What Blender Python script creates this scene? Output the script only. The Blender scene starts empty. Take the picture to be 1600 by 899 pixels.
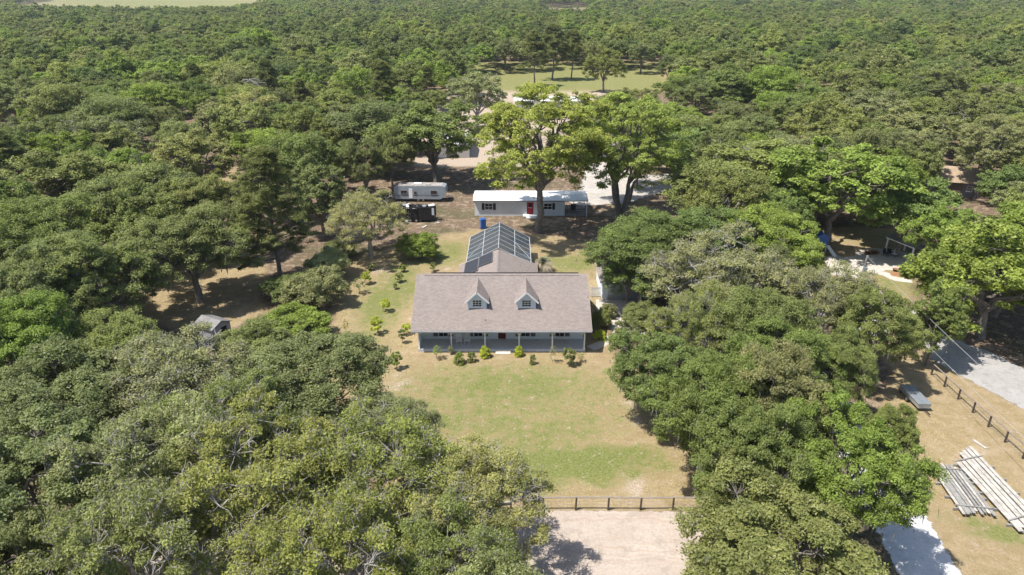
import bpy, math, random
import numpy as np
from mathutils import Vector, Matrix

# ------------------------------------------------------------------ camera, sky, sun, exposure
sc = bpy.context.scene
col = sc.collection
R = math.radians
CAM_H, PITCH, F = 36.0, 24.0, 1067.0
cam = bpy.data.cameras.new('camera'); cam_o = bpy.data.objects.new('camera', cam); col.objects.link(cam_o)
cam.sensor_width = 36; cam.lens = 36 * F / 1600; cam.clip_end = 20000; cam.clip_start = 0.5
cam_o.location = (0, 0, CAM_H); cam_o.rotation_euler = (R(90 - PITCH), 0, 0)
sc.camera = cam_o
SUN_EL, SUN_AZ = 64.0, 250.0          # azimuth (compass, y = north) the light comes FROM
w = bpy.data.worlds.new('World'); sc.world = w; w.use_nodes = True
nt = w.node_tree; bg = nt.nodes['Background']
sky = nt.nodes.new('ShaderNodeTexSky'); sky.sky_type = 'NISHITA'; sky.sun_disc = False
sky.sun_elevation = R(SUN_EL); sky.sun_rotation = R(SUN_AZ)
sky.air_density = 1.0; sky.dust_density = 1.2; sky.ozone_density = 1.0
nt.links.new(sky.outputs[0], bg.inputs[0]); bg.inputs[1].default_value = 0.118
sl = bpy.data.lights.new('sun', 'SUN'); sl.energy = 4.8; sl.angle = R(0.55); sl.color = (1.0, 0.955, 0.88)
sun = bpy.data.objects.new('sun', sl); col.objects.link(sun)
sd = Vector((math.sin(R(SUN_AZ)) * math.cos(R(SUN_EL)), math.cos(R(SUN_AZ)) * math.cos(R(SUN_EL)), math.sin(R(SUN_EL))))
sun.rotation_euler = sd.to_track_quat('Z', 'Y').to_euler(); sun.location = (0, 0, 120)
sc.view_settings.view_transform = 'Standard'; sc.view_settings.look = 'None'
sc.view_settings.exposure = 0.62; sc.view_settings.gamma = 1.0; sc.view_settings.use_curve_mapping = False
cy = sc.cycles
cy.max_bounces = 8; cy.diffuse_bounces = 4; cy.glossy_bounces = 2; cy.transmission_bounces = 4
cy.transparent_max_bounces = 10; cy.volume_bounces = 0; cy.use_denoising = True
cy.use_adaptive_sampling = True; cy.adaptive_threshold = 0.02
sc.render.threads_mode = 'AUTO'

# ------------------------------------------------------------------ pixel helpers (pixel -> point on a plane z)
CP, SP = math.cos(R(PITCH)), math.sin(R(PITCH))
def P(px, py, z=0.0):
    u, v = (px - 800) / F, (py - 449.5) / F
    d = (u, CP - v * SP, -SP - v * CP)
    t = (CAM_H - z) / -d[2]
    return Vector((d[0] * t, d[1] * t, z))
def proj(x, y, z):
    dy, dz = y, z - CAM_H
    dep = dy * CP - dz * SP
    return 800 + F * x / dep, 449.5 + F * (-dz * CP - dy * SP) / dep, dep

# ------------------------------------------------------------------ numpy noise
def vnoise(x, y, seed=0):
    xi = np.floor(x).astype(np.int64); yi = np.floor(y).astype(np.int64)
    fx = x - xi; fy = y - yi
    fx = fx * fx * (3 - 2 * fx); fy = fy * fy * (3 - 2 * fy)
    def h(a, b):
        n = (a * 374761393 + b * 668265263 + seed * 982451653) & 0xffffffff
        n = ((n ^ (n >> 13)) * 1274126177) & 0xffffffff
        return ((n ^ (n >> 16)) & 0xffff) / 65535.0
    return (h(xi, yi) * (1 - fx) + h(xi + 1, yi) * fx) * (1 - fy) + (h(xi, yi + 1) * (1 - fx) + h(xi + 1, yi + 1) * fx) * fy
def fbm(x, y, seed=0, o=4):
    s = 0; a = 0.5; t = 0
    for i in range(o):
        s = s + a * vnoise(x * 2 ** i, y * 2 ** i, seed + i); t += a; a *= 0.55
    return s / t
def sdf(poly, X, Y):                      # signed distance, positive inside
    poly = np.asarray(poly, float); d = np.full(X.shape, 1e18); ins = np.zeros(X.shape, bool)
    n = len(poly)
    for i in range(n):
        a, b = poly[i], poly[(i + 1) % n]
        ex, ey = b - a; wx, wy = X - a[0], Y - a[1]
        t = np.clip((wx * ex + wy * ey) / (ex * ex + ey * ey + 1e-12), 0, 1)
        d = np.minimum(d, (wx - ex * t) ** 2 + (wy - ey * t) ** 2)
        c = ((a[1] > Y) != (b[1] > Y)) & (X < (b[0] - a[0]) * (Y - a[1]) / (b[1] - a[1] + 1e-12) + a[0])
        ins ^= c
    return np.where(ins, 1, -1) * np.sqrt(d)
def gpoly(pts): return [(P(x, y).x, P(x, y).y) for x, y in pts]

# ------------------------------------------------------------------ object helpers
def tag(o, label=None, cat=None, group=None, kind=None):
    if label: o['label'] = label
    if cat: o['category'] = cat
    if group: o['group'] = group
    if kind: o['kind'] = kind
    return o
def empty(name, loc, rz=0.0, label=None, cat=None, group=None):
    o = bpy.data.objects.new(name, None); col.objects.link(o); o.empty_display_size = 0.3
    o.location = loc; o.rotation_euler = (0, 0, rz)
    return tag(o, label, cat, group)
def link(name, me, parent=None, loc=None, rot=None):
    o = bpy.data.objects.new(name, me); col.objects.link(o)
    if parent: o.parent = parent
    if loc is not None: o.location = loc
    if rot is not None: o.rotation_euler = rot
    return o
def copy_tree(o, parent=None):
    c = o.copy(); col.objects.link(c); c.parent = parent
    for ch in o.children: copy_tree(ch, c)
    return c
class MB:
    def __init__(s): s.v = []; s.f = []; s.sm = False
    def add(s, vs, fs):
        n = len(s.v); s.v += [tuple(v) for v in vs]; s.f += [tuple(i + n for i in f) for f in fs]; return s
    def box(s, x0, x1, y0, y1, z0, z1):
        return s.add([(x0,y0,z0),(x1,y0,z0),(x1,y1,z0),(x0,y1,z0),(x0,y0,z1),(x1,y0,z1),(x1,y1,z1),(x0,y1,z1)],
              [(0,3,2,1),(4,5,6,7),(0,1,5,4),(1,2,6,5),(2,3,7,6),(3,0,4,7)])
    def bar(s, a, b, wd, h, up=(0, 0, 1)):       # box beam from a to b
        a, b = Vector(a), Vector(b); d = (b - a).normalized(); up = Vector(up)
        if abs(d.dot(up)) > 0.98: up = Vector((0, 1, 0))
        sd_ = d.cross(up).normalized() * wd / 2; u = sd_.cross(d).normalized() * h / 2
        vs = [p + i * sd_ + j * u for p in (a, b) for i, j in ((-1,-1),(1,-1),(1,1),(-1,1))]
        return s.add(vs, [(0,1,2,3),(7,6,5,4),(0,4,5,1),(1,5,6,2),(2,6,7,3),(3,7,4,0)])
    def slab(s, pts, th):                        # polygon (3D, planar) extruded down its normal
        pts = [Vector(p) for p in pts]; n = (pts[1] - pts[0]).cross(pts[2] - pts[0]).normalized()
        k = len(pts); vs = pts + [p - n * th for p in pts]
        fs = [tuple(range(k)), tuple(range(2 * k - 1, k - 1, -1))] + [(i, i + k, (i + 1) % k + k, (i + 1) % k) for i in range(k)]
        return s.add(vs, fs)
    def tube(s, pts, rad, n=8, caps=True):
        pts = [Vector(p) for p in pts]; rad = rad if hasattr(rad, '__len__') else [rad] * len(pts)
        rings = []
        for i, p in enumerate(pts):
            d = (pts[min(i + 1, len(pts) - 1)] - pts[max(i - 1, 0)]).normalized()
            a = d.cross(Vector((0, 0, 1)) if abs(d.z) < 0.95 else Vector((1, 0, 0))).normalized(); b = d.cross(a)
            rings.append([p + (a * math.cos(2 * math.pi * k / n) + b * math.sin(2 * math.pi * k / n)) * rad[i] for k in range(n)])
        vs = [v for r in rings for v in r]; fs = []
        for i in range(len(pts) - 1):
            for k in range(n):
                fs.append((i * n + k, i * n + (k + 1) % n, (i + 1) * n + (k + 1) % n, (i + 1) * n + k))
        if caps: fs += [tuple(range(n))[::-1], tuple(range((len(pts) - 1) * n, len(pts) * n))]
        return s.add(vs, fs)
    def prism(s, prof, y0, y1):                  # profile in x,z extruded along y
        k = len(prof); vs = [(x, y0, z) for x, z in prof] + [(x, y1, z) for x, z in prof]
        fs = [tuple(range(k)), tuple(range(2 * k - 1, k - 1, -1))] + [(i, i + k, (i + 1) % k + k, (i + 1) % k) for i in range(k)]
        return s.add(vs, fs)
    def mesh(s, name, m, smooth=False):
        me = bpy.data.meshes.new(name); me.from_pydata(s.v, [], s.f)
        me.materials.append(m); me.update()
        if smooth: me.shade_smooth()
        return me
    def build(s, name, m, parent=None, smooth=False, loc=None, rot=None):
        return link(name, s.mesh(name, m, smooth), parent, loc, rot)
def npmesh(name, V, FA, m, attrs=None, smooth=False):
    me = bpy.data.meshes.new(name); V = np.asarray(V, np.float32); FA = np.asarray(FA, np.int32)
    k = FA.shape[1]; me.vertices.add(len(V)); me.vertices.foreach_set('co', V.ravel())
    me.loops.add(FA.size); me.loops.foreach_set('vertex_index', FA.ravel())
    me.polygons.add(len(FA)); me.polygons.foreach_set('loop_start', np.arange(0, FA.size, k, dtype=np.int32))
    for an, av in (attrs or {}).items():
        a = me.attributes.new(an, 'FLOAT', 'POINT'); a.data.foreach_set('value', np.asarray(av, np.float32))
    me.materials.append(m); me.update(calc_edges=True)
    if smooth: me.shade_smooth()
    return me

# ------------------------------------------------------------------ materials
class NT:
    def __init__(s, name):
        s.m = bpy.data.materials.new(name); s.m.use_nodes = True; s.t = s.m.node_tree
        s.b = s.t.nodes['Principled BSDF']; s.out = s.t.nodes['Material Output']
    def n(s, typ, **kw):
        nd = s.t.nodes.new(typ)
        for k, v in kw.items():
            if k.startswith('i_'): nd.inputs[k[2:].replace('_', ' ')].default_value = v
            else: setattr(nd, k, v)
        return nd
    def l(s, a, b): s.t.links.new(a, b)
    def coord(s, which='Object'): return s.n('ShaderNodeTexCoord').outputs[which]
    def noise(s, vec, scale, detail=4, rough=0.55):
        nd = s.n('ShaderNodeTexNoise'); nd.inputs['Scale'].default_value = scale
        nd.inputs['Detail'].default_value = detail; nd.inputs['Roughness'].default_value = rough
        s.l(vec, nd.inputs['Vector']); return nd.outputs['Fac']
    def ramp(s, fac, a, b, ca=(0,0,0,1), cb=(1,1,1,1)):
        nd = s.n('ShaderNodeValToRGB'); e = nd.color_ramp.elements
        e[0].position = a; e[0].color = ca; e[1].position = b; e[1].color = cb
        s.l(fac, nd.inputs[0]); return nd.outputs[0]
    def mix(s, fac, a, b, mode='MIX'):
        nd = s.n('ShaderNodeMix', data_type='RGBA', blend_type=mode)
        for val, i in ((fac, 0), (a, 6), (b, 7)):
            if isinstance(val, (int, float)): nd.inputs[i].default_value = val
            elif isinstance(val, tuple): nd.inputs[i].default_value = val if len(val) == 4 else val + (1,)
            else: s.l(val, nd.inputs[i])
        return nd.outputs[2]
    def math(s, op, a, b=0.0, c=None, clamp=False):
        nd = s.n('ShaderNodeMath', operation=op); nd.use_clamp = clamp
        for i, v in enumerate((a, b) if c is None else (a, b, c)):
            if isinstance(v, (int, float)): nd.inputs[i].default_value = v
            else: s.l(v, nd.inputs[i])
        return nd.outputs[0]
    def attr(s, name): return s.n('ShaderNodeAttribute', attribute_name=name).outputs['Fac']
    def bump(s, h, dist, strength=1.0):
        nd = s.n('ShaderNodeBump'); nd.inputs['Distance'].default_value = dist; nd.inputs['Strength'].default_value = strength
        s.l(h, nd.inputs['Height']); s.l(nd.outputs[0], s.b.inputs['Normal'])
def simple(name, c, rough=0.6, var=0.12, scale=3.0, metal=0.0, spec=0.4, bump=0.0, bscale=20):
    k = NT(name); co = k.coord()
    n1 = k.noise(co, scale, 5); n2 = k.noise(co, scale * 6, 3)
    lo = tuple(max(0, x * (1 - var * 1.6)) for x in c); hi = tuple(min(1, x * (1 + var)) for x in c)
    f = k.math('ADD', k.math('MULTIPLY', n1, 0.65), k.math('MULTIPLY', n2, 0.35))
    k.l(k.mix(k.ramp(f, 0.3, 0.7), lo, hi), k.b.inputs['Base Color'])
    k.b.inputs['Roughness'].default_value = rough; k.b.inputs['Metallic'].default_value = metal
    k.b.inputs['Specular IOR Level'].default_value = spec
    if bump: k.bump(k.noise(co, bscale, 4), bump)
    return k.m
M = {}
M['white'] = simple('white_paint', (0.76, 0.77, 0.77), 0.55, 0.06)
M['trim'] = simple('trim_paint', (0.52, 0.56, 0.60), 0.55, 0.08)
M['rake'] = simple('rake_paint', (0.30, 0.26, 0.24), 0.7, 0.1)
M['frame'] = simple('aluminium_frame', (0.50, 0.52, 0.54), 0.5, 0.06)
M['gutter'] = simple('gutter_paint', (0.34, 0.35, 0.37), 0.55, 0.08)
M['oldroof'] = simple('dirty_camper_roof', (0.33, 0.31, 0.29), 0.8, 0.5, 1.5)
M['camper'] = simple('shade_toned_camper_skin', (0.27, 0.31, 0.345), 0.45, 0.15, 1.2)  # shade over the white trailer painted into its skin as darker bluish grey
M['oldmetal'] = simple('old_metal_roof', (0.20, 0.195, 0.19), 0.6, 0.25, 1.5)
M['black'] = simple('black_plastic', (0.02, 0.02, 0.022), 0.5, 0.3)
M['char'] = simple('charred_metal', (0.016, 0.015, 0.015), 0.8, 0.6, 2.0)
M['porch'] = simple('porch_boards', (0.48, 0.49, 0.50), 0.6, 0.10)
M['concrete'] = simple('pale_concrete', (0.62, 0.57, 0.50), 0.85, 0.12, 0.9)
M['conc_dark'] = simple('grey_concrete', (0.40, 0.39, 0.37), 0.85, 0.15, 0.9)
M['shutter'] = simple('shutter_grey', (0.16, 0.15, 0.16), 0.6, 0.1)
M['darkshutter'] = simple('shutter_black', (0.02, 0.022, 0.025), 0.5, 0.1)
M['red'] = simple('red_door_paint', (0.30, 0.012, 0.02), 0.45, 0.08)
M['maroon'] = simple('maroon_door_paint', (0.12, 0.015, 0.02), 0.45, 0.08)
M['blue'] = simple('blue_plastic', (0.015, 0.10, 0.38), 0.45, 0.1)
M['wood_old'] = simple('weathered_wood', (0.45, 0.42, 0.375), 0.85, 0.35, 2.0)
M['wood_grey'] = simple('grey_board', (0.27, 0.262, 0.245), 0.85, 0.28, 2.5)
M['post'] = simple('dark_post_wood', (0.085, 0.065, 0.05), 0.85, 0.3, 4)
M['rail'] = simple('rail_wood', (0.26, 0.22, 0.19), 0.85, 0.25, 4)
M['galv'] = simple('galvanised', (0.42, 0.46, 0.50), 0.4, 0.12, 2, 0.6)
M['tanroof'] = simple('tan_shingles', (0.34, 0.26, 0.18), 0.9, 0.2, 1.5)
M['brownwall'] = simple('brown_wall', (0.14, 0.10, 0.075), 0.8, 0.15)
M['tire'] = simple('tyre_rubber', (0.02, 0.02, 0.02), 0.85, 0.2)
M['rim'] = simple('wheel_alloy', (0.45, 0.45, 0.46), 0.35, 0.05, 3, 0.8)
M['mulch'] = simple('mulch', (0.27, 0.13, 0.07), 0.95, 0.35, 3, bump=0.03)
M['barnwall'] = simple('barn_wall', (0.72, 0.72, 0.71), 0.6, 0.08)
M['terracotta'] = simple('planter_black', (0.03, 0.03, 0.03), 0.6, 0.2)
M['greyroof'] = simple('grey_metal_roof', (0.30, 0.30, 0.30), 0.5, 0.12, 1.0, 0.2)
M['carwhite'] = simple('white_car_paint', (0.72, 0.73, 0.74), 0.25, 0.03, 1, 0, 0.6)
M['cardark'] = simple('dark_car_paint', (0.03, 0.035, 0.045), 0.25, 0.1, 1, 0, 0.6)
M['headlamp'] = simple('lamp_lens', (0.6, 0.6, 0.6), 0.1, 0.05)
M['taillamp'] = simple('tail_lens', (0.35, 0.01, 0.01), 0.2, 0.05)
M['wire'] = simple('cable', (0.45, 0.45, 0.45), 0.5, 0.05, 3, 0.3)
M['meshwire'] = simple('fence_wire', (0.22, 0.22, 0.22), 0.5, 0.05, 3, 0.3)
M['flower'] = simple('debris_pale', (0.6, 0.6, 0.58), 0.7, 0.3, 3)
def glass_mat():
    k = NT('window_glass'); k.b.inputs['Base Color'].default_value = (0.018, 0.022, 0.028, 1)
    k.b.inputs['Roughness'].default_value = 0.08; k.b.inputs['Specular IOR Level'].default_value = 0.8
    return k.m
M['glass'] = glass_mat()
def solar_mat():
    k = NT('solar_panel'); co = k.coord(); br = k.n('ShaderNodeTexBrick')
    br.offset = 0; br.inputs['Scale'].default_value = 1.0; br.inputs['Mortar Size'].default_value = 0.012
    br.inputs['Brick Width'].default_value = 0.16; br.inputs['Row Height'].default_value = 0.16
    br.inputs['Color1'].default_value = (0.018, 0.02, 0.026, 1); br.inputs['Color2'].default_value = (0.024, 0.026, 0.032, 1)
    br.inputs['Mortar'].default_value = (0.05, 0.05, 0.055, 1); k.l(co, br.inputs['Vector'])
    k.l(br.outputs[0], k.b.inputs['Base Color']); k.b.inputs['Roughness'].default_value = 0.55
    return k.m
M['solar'] = solar_mat()
def siding_mat(name, c, pitch=0.2):
    k = NT(name); co = k.coord(); sep = k.n('ShaderNodeSeparateXYZ'); k.l(co, sep.inputs[0])
    saw = k.math('FRACT', k.math('DIVIDE', sep.outputs[2], pitch))
    n1 = k.noise(co, 0.8, 5)
    base = k.mix(k.ramp(n1, 0.3, 0.7), tuple(x * 0.9 for x in c), tuple(min(1, x * 1.05) for x in c))
    k.l(base, k.b.inputs['Base Color']); k.b.inputs['Roughness'].default_value = 0.55
    k.bump(k.math('SUBTRACT', 1.0, saw), 0.02); return k.m
M['siding'] = siding_mat('lap_siding', (0.68, 0.75, 0.80))
M['msiding'] = siding_mat('mobile_siding', (0.60, 0.62, 0.62), 0.15)
M['shedwall'] = siding_mat('shed_siding', (0.30, 0.31, 0.32), 0.2)
def shingle_mat(name, c):
    k = NT(name); uv = k.attr('u'); vv = k.attr('v'); cmb = k.n('ShaderNodeCombineXYZ')
    k.l(uv, cmb.inputs[0]); k.l(vv, cmb.inputs[1]); co = cmb.outputs[0]
    br = k.n('ShaderNodeTexBrick'); br.offset = 0.5; br.offset_frequency = 2
    br.inputs['Scale'].default_value = 1; br.inputs['Mortar Size'].default_value = 0.012; br.inputs['Bias'].default_value = 0.0
    br.inputs['Brick Width'].default_value = 0.32; br.inputs['Row Height'].default_value = 0.15
    br.inputs['Color1'].default_value = tuple(x * 0.72 for x in c) + (1,); br.inputs['Color2'].default_value = tuple(x * 1.35 for x in c) + (1,)
    br.inputs['Mortar'].default_value = tuple(x * 0.5 for x in c) + (1,); k.l(co, br.inputs['Vector'])
    obj = k.coord(); n1 = k.noise(obj, 0.5, 5); n2 = k.noise(obj, 9, 2)
    base = k.mix(0.6, br.outputs[0], k.mix(n2, tuple(x * 0.75 for x in c), tuple(x * 1.25 for x in c)))
    base = k.mix(k.ramp(n1, 0.35, 0.75), base, k.mix(1.0, base, (0.90, 0.90, 0.91), 'MULTIPLY'))
    k.l(base, k.b.inputs['Base Color']); k.b.inputs['Roughness'].default_value = 0.92; k.b.inputs['Specular IOR Level'].default_value = 0.2
    k.bump(br.outputs['Fac'], -0.012); return k.m
M['shingle'] = shingle_mat('roof_shingles', (0.262, 0.222, 0.200))
def screen_mat():
    k = NT('insect_screen'); tr = k.n('ShaderNodeBsdfTransparent'); tr.inputs[0].default_value = (0.8, 0.82, 0.85, 1)
    df = k.n('ShaderNodeBsdfDiffuse'); df.inputs[0].default_value = (0.075, 0.09, 0.105, 1)
    mx = k.n('ShaderNodeMixShader'); mx.inputs[0].default_value = 0.62
    k.l(tr.outputs[0], mx.inputs[1]); k.l(df.outputs[0], mx.inputs[2]); k.l(mx.outputs[0], k.out.inputs[0]); return k.m
M['screen'] = screen_mat()
def metalroof_mat():
    k = NT('white_metal_roof'); co = k.coord(); n1 = k.noise(co, 0.7, 5)
    k.l(k.mix(k.ramp(n1, 0.35, 0.8), (0.80, 0.80, 0.80), (0.66, 0.655, 0.64)), k.b.inputs['Base Color'])
    k.b.inputs['Roughness'].default_value = 0.45; return k.m
M['wroof'] = metalroof_mat()
def leaf_mat(name, dark, light, far=False, ramp=None, trans=0.33, rough=0.6):
    k = NT(name); cv = k.attr('cv'); lv = k.attr('lv')
    f = k.math('ADD', k.math('MULTIPLY', cv, 0.6), k.math('MULTIPLY', lv, 0.4))
    c = k.mix(f, dark, light)
    c = k.mix(k.math('MULTIPLY', k.ramp(lv, 0.86, 0.90), 0.55), c, (0.36, 0.36, 0.24))  # some leaves painted pale as sun glints, also for pale undersides and twigs
    oi = k.n('ShaderNodeObjectInfo')
    if far:
        rp = k.n('ShaderNodeValToRGB'); e = rp.color_ramp.elements
        while len(e) < len(ramp): e.new(0.5)
        for i, cc in enumerate(ramp): e[i].position = i / (len(ramp) - 1); e[i].color = cc + (1,)
        k.l(oi.outputs['Random'], rp.inputs[0]); tint = rp.outputs[0]
    else: tint = oi.outputs['Color']
    c = k.mix(1.0, c, tint, 'MULTIPLY')
    k.l(c, k.b.inputs['Base Color']); k.b.inputs['Roughness'].default_value = rough; k.b.inputs['Specular IOR Level'].default_value = 0.22
    tl = k.n('ShaderNodeBsdfTranslucent'); k.l(k.mix(1.0, c, (1.25, 1.3, 0.7), 'MULTIPLY'), tl.inputs[0])
    mx = k.n('ShaderNodeMixShader'); mx.inputs[0].default_value = trans
    k.l(k.b.outputs[0], mx.inputs[1]); k.l(tl.outputs[0], mx.inputs[2]); k.l(mx.outputs[0], k.out.inputs[0]); return k.m
M['leaf'] = leaf_mat('foliage', (0.105, 0.122, 0.047), (0.315, 0.338, 0.135))
FARRAMP = [(0.50,0.62,0.48),(0.95,1.0,0.75),(1.25,1.2,1.1),(0.62,0.82,0.52),(1.4,1.4,0.9),(0.6,0.68,0.58),(1.2,1.45,0.62),(0.85,0.95,0.78)]
M['leaf_far'] = leaf_mat('foliage_far', (0.115, 0.132, 0.052), (0.30, 0.325, 0.135), True, FARRAMP)
M['bark'] = simple('bark', (0.20, 0.175, 0.15), 0.9, 0.35, 2.5, bump=0.03, bscale=9)
M['barkpale'] = simple('bark_pale', (0.36, 0.335, 0.30), 0.9, 0.3, 2.5, bump=0.02, bscale=9)
M['moss'] = simple('spanish_moss', (0.18, 0.19, 0.14), 0.95, 0.25, 3)

# ------------------------------------------------------------------ the ground (one sheet to the horizon)
CLEAR_DRY = [   # ground that is open grass / dry grass (pixel outlines on the ground plane)
    gpoly([(440, 640), (505, 520), (525, 440), (545, 408), (640, 378), (740, 360), (860, 372), (940, 380), (960, 420), (960, 540), (1010, 600), (1080, 690), (1130, 800), (800, 800), (500, 800)]),
    gpoly([(1390, 560), (1445, 545), (1800, 720), (1800, 1000), (1480, 960), (1440, 840), (1400, 740)]),
    gpoly([(215, 500), (245, 445), (385, 355), (415, 360), (400, 500), (330, 525)]),
    gpoly([(335, 300), (340, 260), (375, 262), (385, 310)]),
    gpoly([(1280, 470), (1290, 355), (1420, 355), (1440, 470)]),
]
FIELDS = [gpoly([(690, 150), (700, 100), (880, 96), (1040, 92), (1050, 140), (940, 150)]),
          gpoly([(30, 16), (80, -6), (460, -8), (390, 13)]), gpoly([(830, 8), (850, 14), (915, 15), (920, 9)])]
SANDS = [gpoly([(640, 262), (670, 150), (760, 146), (960, 148), (1090, 190), (1100, 262)])]
GREEN = [(795, 612, 12, 5.2, .76), (740, 655, 7.5, 4.2, .66), (890, 665, 7, 3, .58), (810, 685, 8, 3.2, .6), (880, 725, 8.0, 2.4, 1.25), (960, 712, 4.5, 1.6, 1.1), (800, 745, 4, 2.5, .9),
         (590, 480, 3.4, 9, .8), (560, 560, 4, 6, .5), (620, 450, 3, 12, .7), (690, 395, 5, 6, .7), (885, 410, 5, 4, .8), (640, 640, 4, 2.5, .5), (1000, 640, 4, 2, .3),
         (1440, 450, 9, 5, .6), (1400, 375, 8, 7, .5), (1550, 830, 3, 1.4, .6)]
def nonuni(near0, near1, step, far0, far1, g=1.16):
    a = list(np.arange(near0, near1 + 1e-6, step)); s = step
    while a[-1] < far1: s = min(s * g, 400); a.append(a[-1] + s)
    s = step
    while a[0] > far0: s = min(s * g, 400); a.insert(0, a[0] - s)
    return np.array(a)
gx = nonuni(-48, 62, 0.55, -6000, 6000); gy = nonuni(18, 130, 0.55, -1500, 7000)
GX, GY = np.meshgrid(gx, gy); fx, fy = GX.ravel(), GY.ravel()
wobx = fx + 2.2 * (fbm(fx / 5, fy / 5, 3) - .5) * 2; woby = fy + 2.2 * (fbm(fx / 5, fy / 5, 9) - .5) * 2
openg = np.full(fx.shape, -1e3)
for p_ in CLEAR_DRY: openg = np.maximum(openg, sdf(p_, wobx, woby))
fld = np.full(fx.shape, -1e4)
for p_ in FIELDS: fld = np.maximum(fld, sdf(p_, fx, fy))
snd = np.full(fx.shape, -1e4)
for p_ in SANDS: snd = np.maximum(snd, sdf(p_, wobx, woby))
litter = np.clip(0.5 - openg / 3.0, 0, 1) * np.clip(0.5 - fld / 6.0, 0, 1)
green = np.zeros_like(fx)
for (a, b, rx, ry, am) in GREEN:
    c = P(a, b); q = np.sqrt(((wobx - c.x) / rx) ** 2 + ((woby - c.y) / ry) ** 2)
    green = np.maximum(green, am * np.clip(1.35 - q, 0, 1))
green = np.clip(green * (0.45 + 1.1 * fbm(fx / 2.2, fy / 2.2, 21)), 0, 1.2)
green = np.maximum(green, np.clip(fld / 4, 0, 1) * (0.55 + .4 * fbm(fx / 9, fy / 9, 5)))
sand = np.clip(0.5 + snd / 3.0, 0, 1)
for (a, b, rr) in [(640, 590, 2.6), (625, 600, 2.2), (1490, 715, 3.2), (1545, 705, 2.2), (1000, 640, 2.0), (1010, 655, 1.5), (700, 560, 2.4), (980, 765, 3), (930, 780, 2), (600, 425, 2.5), (690, 418, 2), (860, 345, 8), (940, 330, 8), (640, 345, 6)]:
    c = P(a, b); q = np.hypot(wobx - c.x, woby - c.y) / rr
    sand = np.maximum(sand, np.clip(1.2 - q, 0, 1) * 0.55 * fbm(fx / .8, fy / .8, 40) * 2)
dens = np.clip((fbm(fx / 3.5, fy / 3.5, 77) - .35) * 2.2, 0, 1)
def ground_mat():
    k = NT('ground_soil_and_grass'); co = k.coord()
    n_big = k.noise(co, 0.12, 5); n_mid = k.noise(co, 0.9, 6, 0.65); n_f = k.noise(co, 5.0, 5, 0.7); n_ff = k.noise(co, 17, 3, 0.7)
    dry = k.mix(k.ramp(n_mid, 0.38, 0.62), (0.264, 0.196, 0.100), (0.368, 0.280, 0.176))
    dry = k.mix(k.math('MULTIPLY', k.ramp(n_f, 0.42, 0.62), 0.65), dry, (0.216, 0.172, 0.080))
    dry = k.mix(k.math('MULTIPLY', k.ramp(n_ff, 0.5, 0.65), 0.45), dry, (0.440, 0.368, 0.264))
    grn = k.mix(k.ramp(n_f, 0.38, 0.62), (0.116, 0.140, 0.038), (0.232, 0.228, 0.088))
    grn = k.mix(k.math('MULTIPLY', k.ramp(n_ff, 0.5, 0.75), 0.4), grn, (0.288, 0.264, 0.120))
    g = k.attr('green'); gm = k.math('ADD', g, k.math('MULTIPLY', k.math('SUBTRACT', k.math('ADD', k.math('MULTIPLY', n_mid, .7), k.math('MULTIPLY', n_f, .3)), 0.5), 3.6))
    g2 = k.math('MULTIPLY', k.ramp(gm, 0.18, 0.72), k.ramp(g, 0.0, 0.25))
    c = k.mix(g2, dry, grn)
    snd_c = k.mix(k.ramp(n_f, 0.4, 0.6), (0.33, 0.255, 0.19), (0.47, 0.395, 0.325))
    sm = k.math('ADD', k.attr('sand'), k.math('MULTIPLY', k.math('SUBTRACT', n_f, 0.5), 1.5))
    fleck = k.ramp(k.noise(co, 1.3, 7, 0.75), 0.575, 0.635)
    sm = k.math('MAXIMUM', k.math('MULTIPLY', k.ramp(sm, 0.35, 0.8), k.ramp(k.attr('sand'), 0.05, 0.3)), k.math('MULTIPLY', fleck, 0.7))
    c = k.mix(sm, c, snd_c)
    lit = k.mix(k.ramp(n_f, 0.4, 0.6), (0.065, 0.045, 0.032), (0.24, 0.175, 0.12))  # leaf-litter speckle, contrast widened to stand in for dappled light and shade
    lit = k.mix(k.math('MULTIPLY', k.ramp(n_mid, 0.5, 0.6), 0.6), lit, (0.36, 0.28, 0.20))
    lit = k.mix(k.math('MULTIPLY', k.ramp(n_big, 0.5, 0.65), 0.6), lit, (0.072, 0.080, 0.036))
    lm = k.math('ADD', k.attr('litter'), k.math('MULTIPLY', k.math('SUBTRACT', n_mid, 0.5), 1.0))
    c = k.mix(k.math('MULTIPLY', k.ramp(lm, 0.35, 0.75), k.math('SUBTRACT', 1.0, k.math('MULTIPLY', k.ramp(k.attr('sand'), 0.3, 0.9), 0.92))), c, lit)
    k.l(c, k.b.inputs['Base Color']); k.b.inputs['Roughness'].default_value = 0.95; k.b.inputs['Specular IOR Level'].default_value = 0.1
    k.bump(k.math('ADD', k.math('MULTIPLY', n_f, 0.7), k.math('MULTIPLY', n_ff, 0.5)), 0.10); return k.m
M['ground'] = ground_mat()
ny, nx = GX.shape
idx = np.arange(nx * ny).reshape(ny, nx)
FQ = np.stack([idx[:-1, :-1], idx[:-1, 1:], idx[1:, 1:], idx[1:, :-1]], -1).reshape(-1, 4)
gme = npmesh('ground', np.stack([fx, fy, np.zeros_like(fx)], -1), FQ, M['ground'], dict(green=green, sand=sand, litter=litter))
tag(link('ground', gme), kind='structure')

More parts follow.
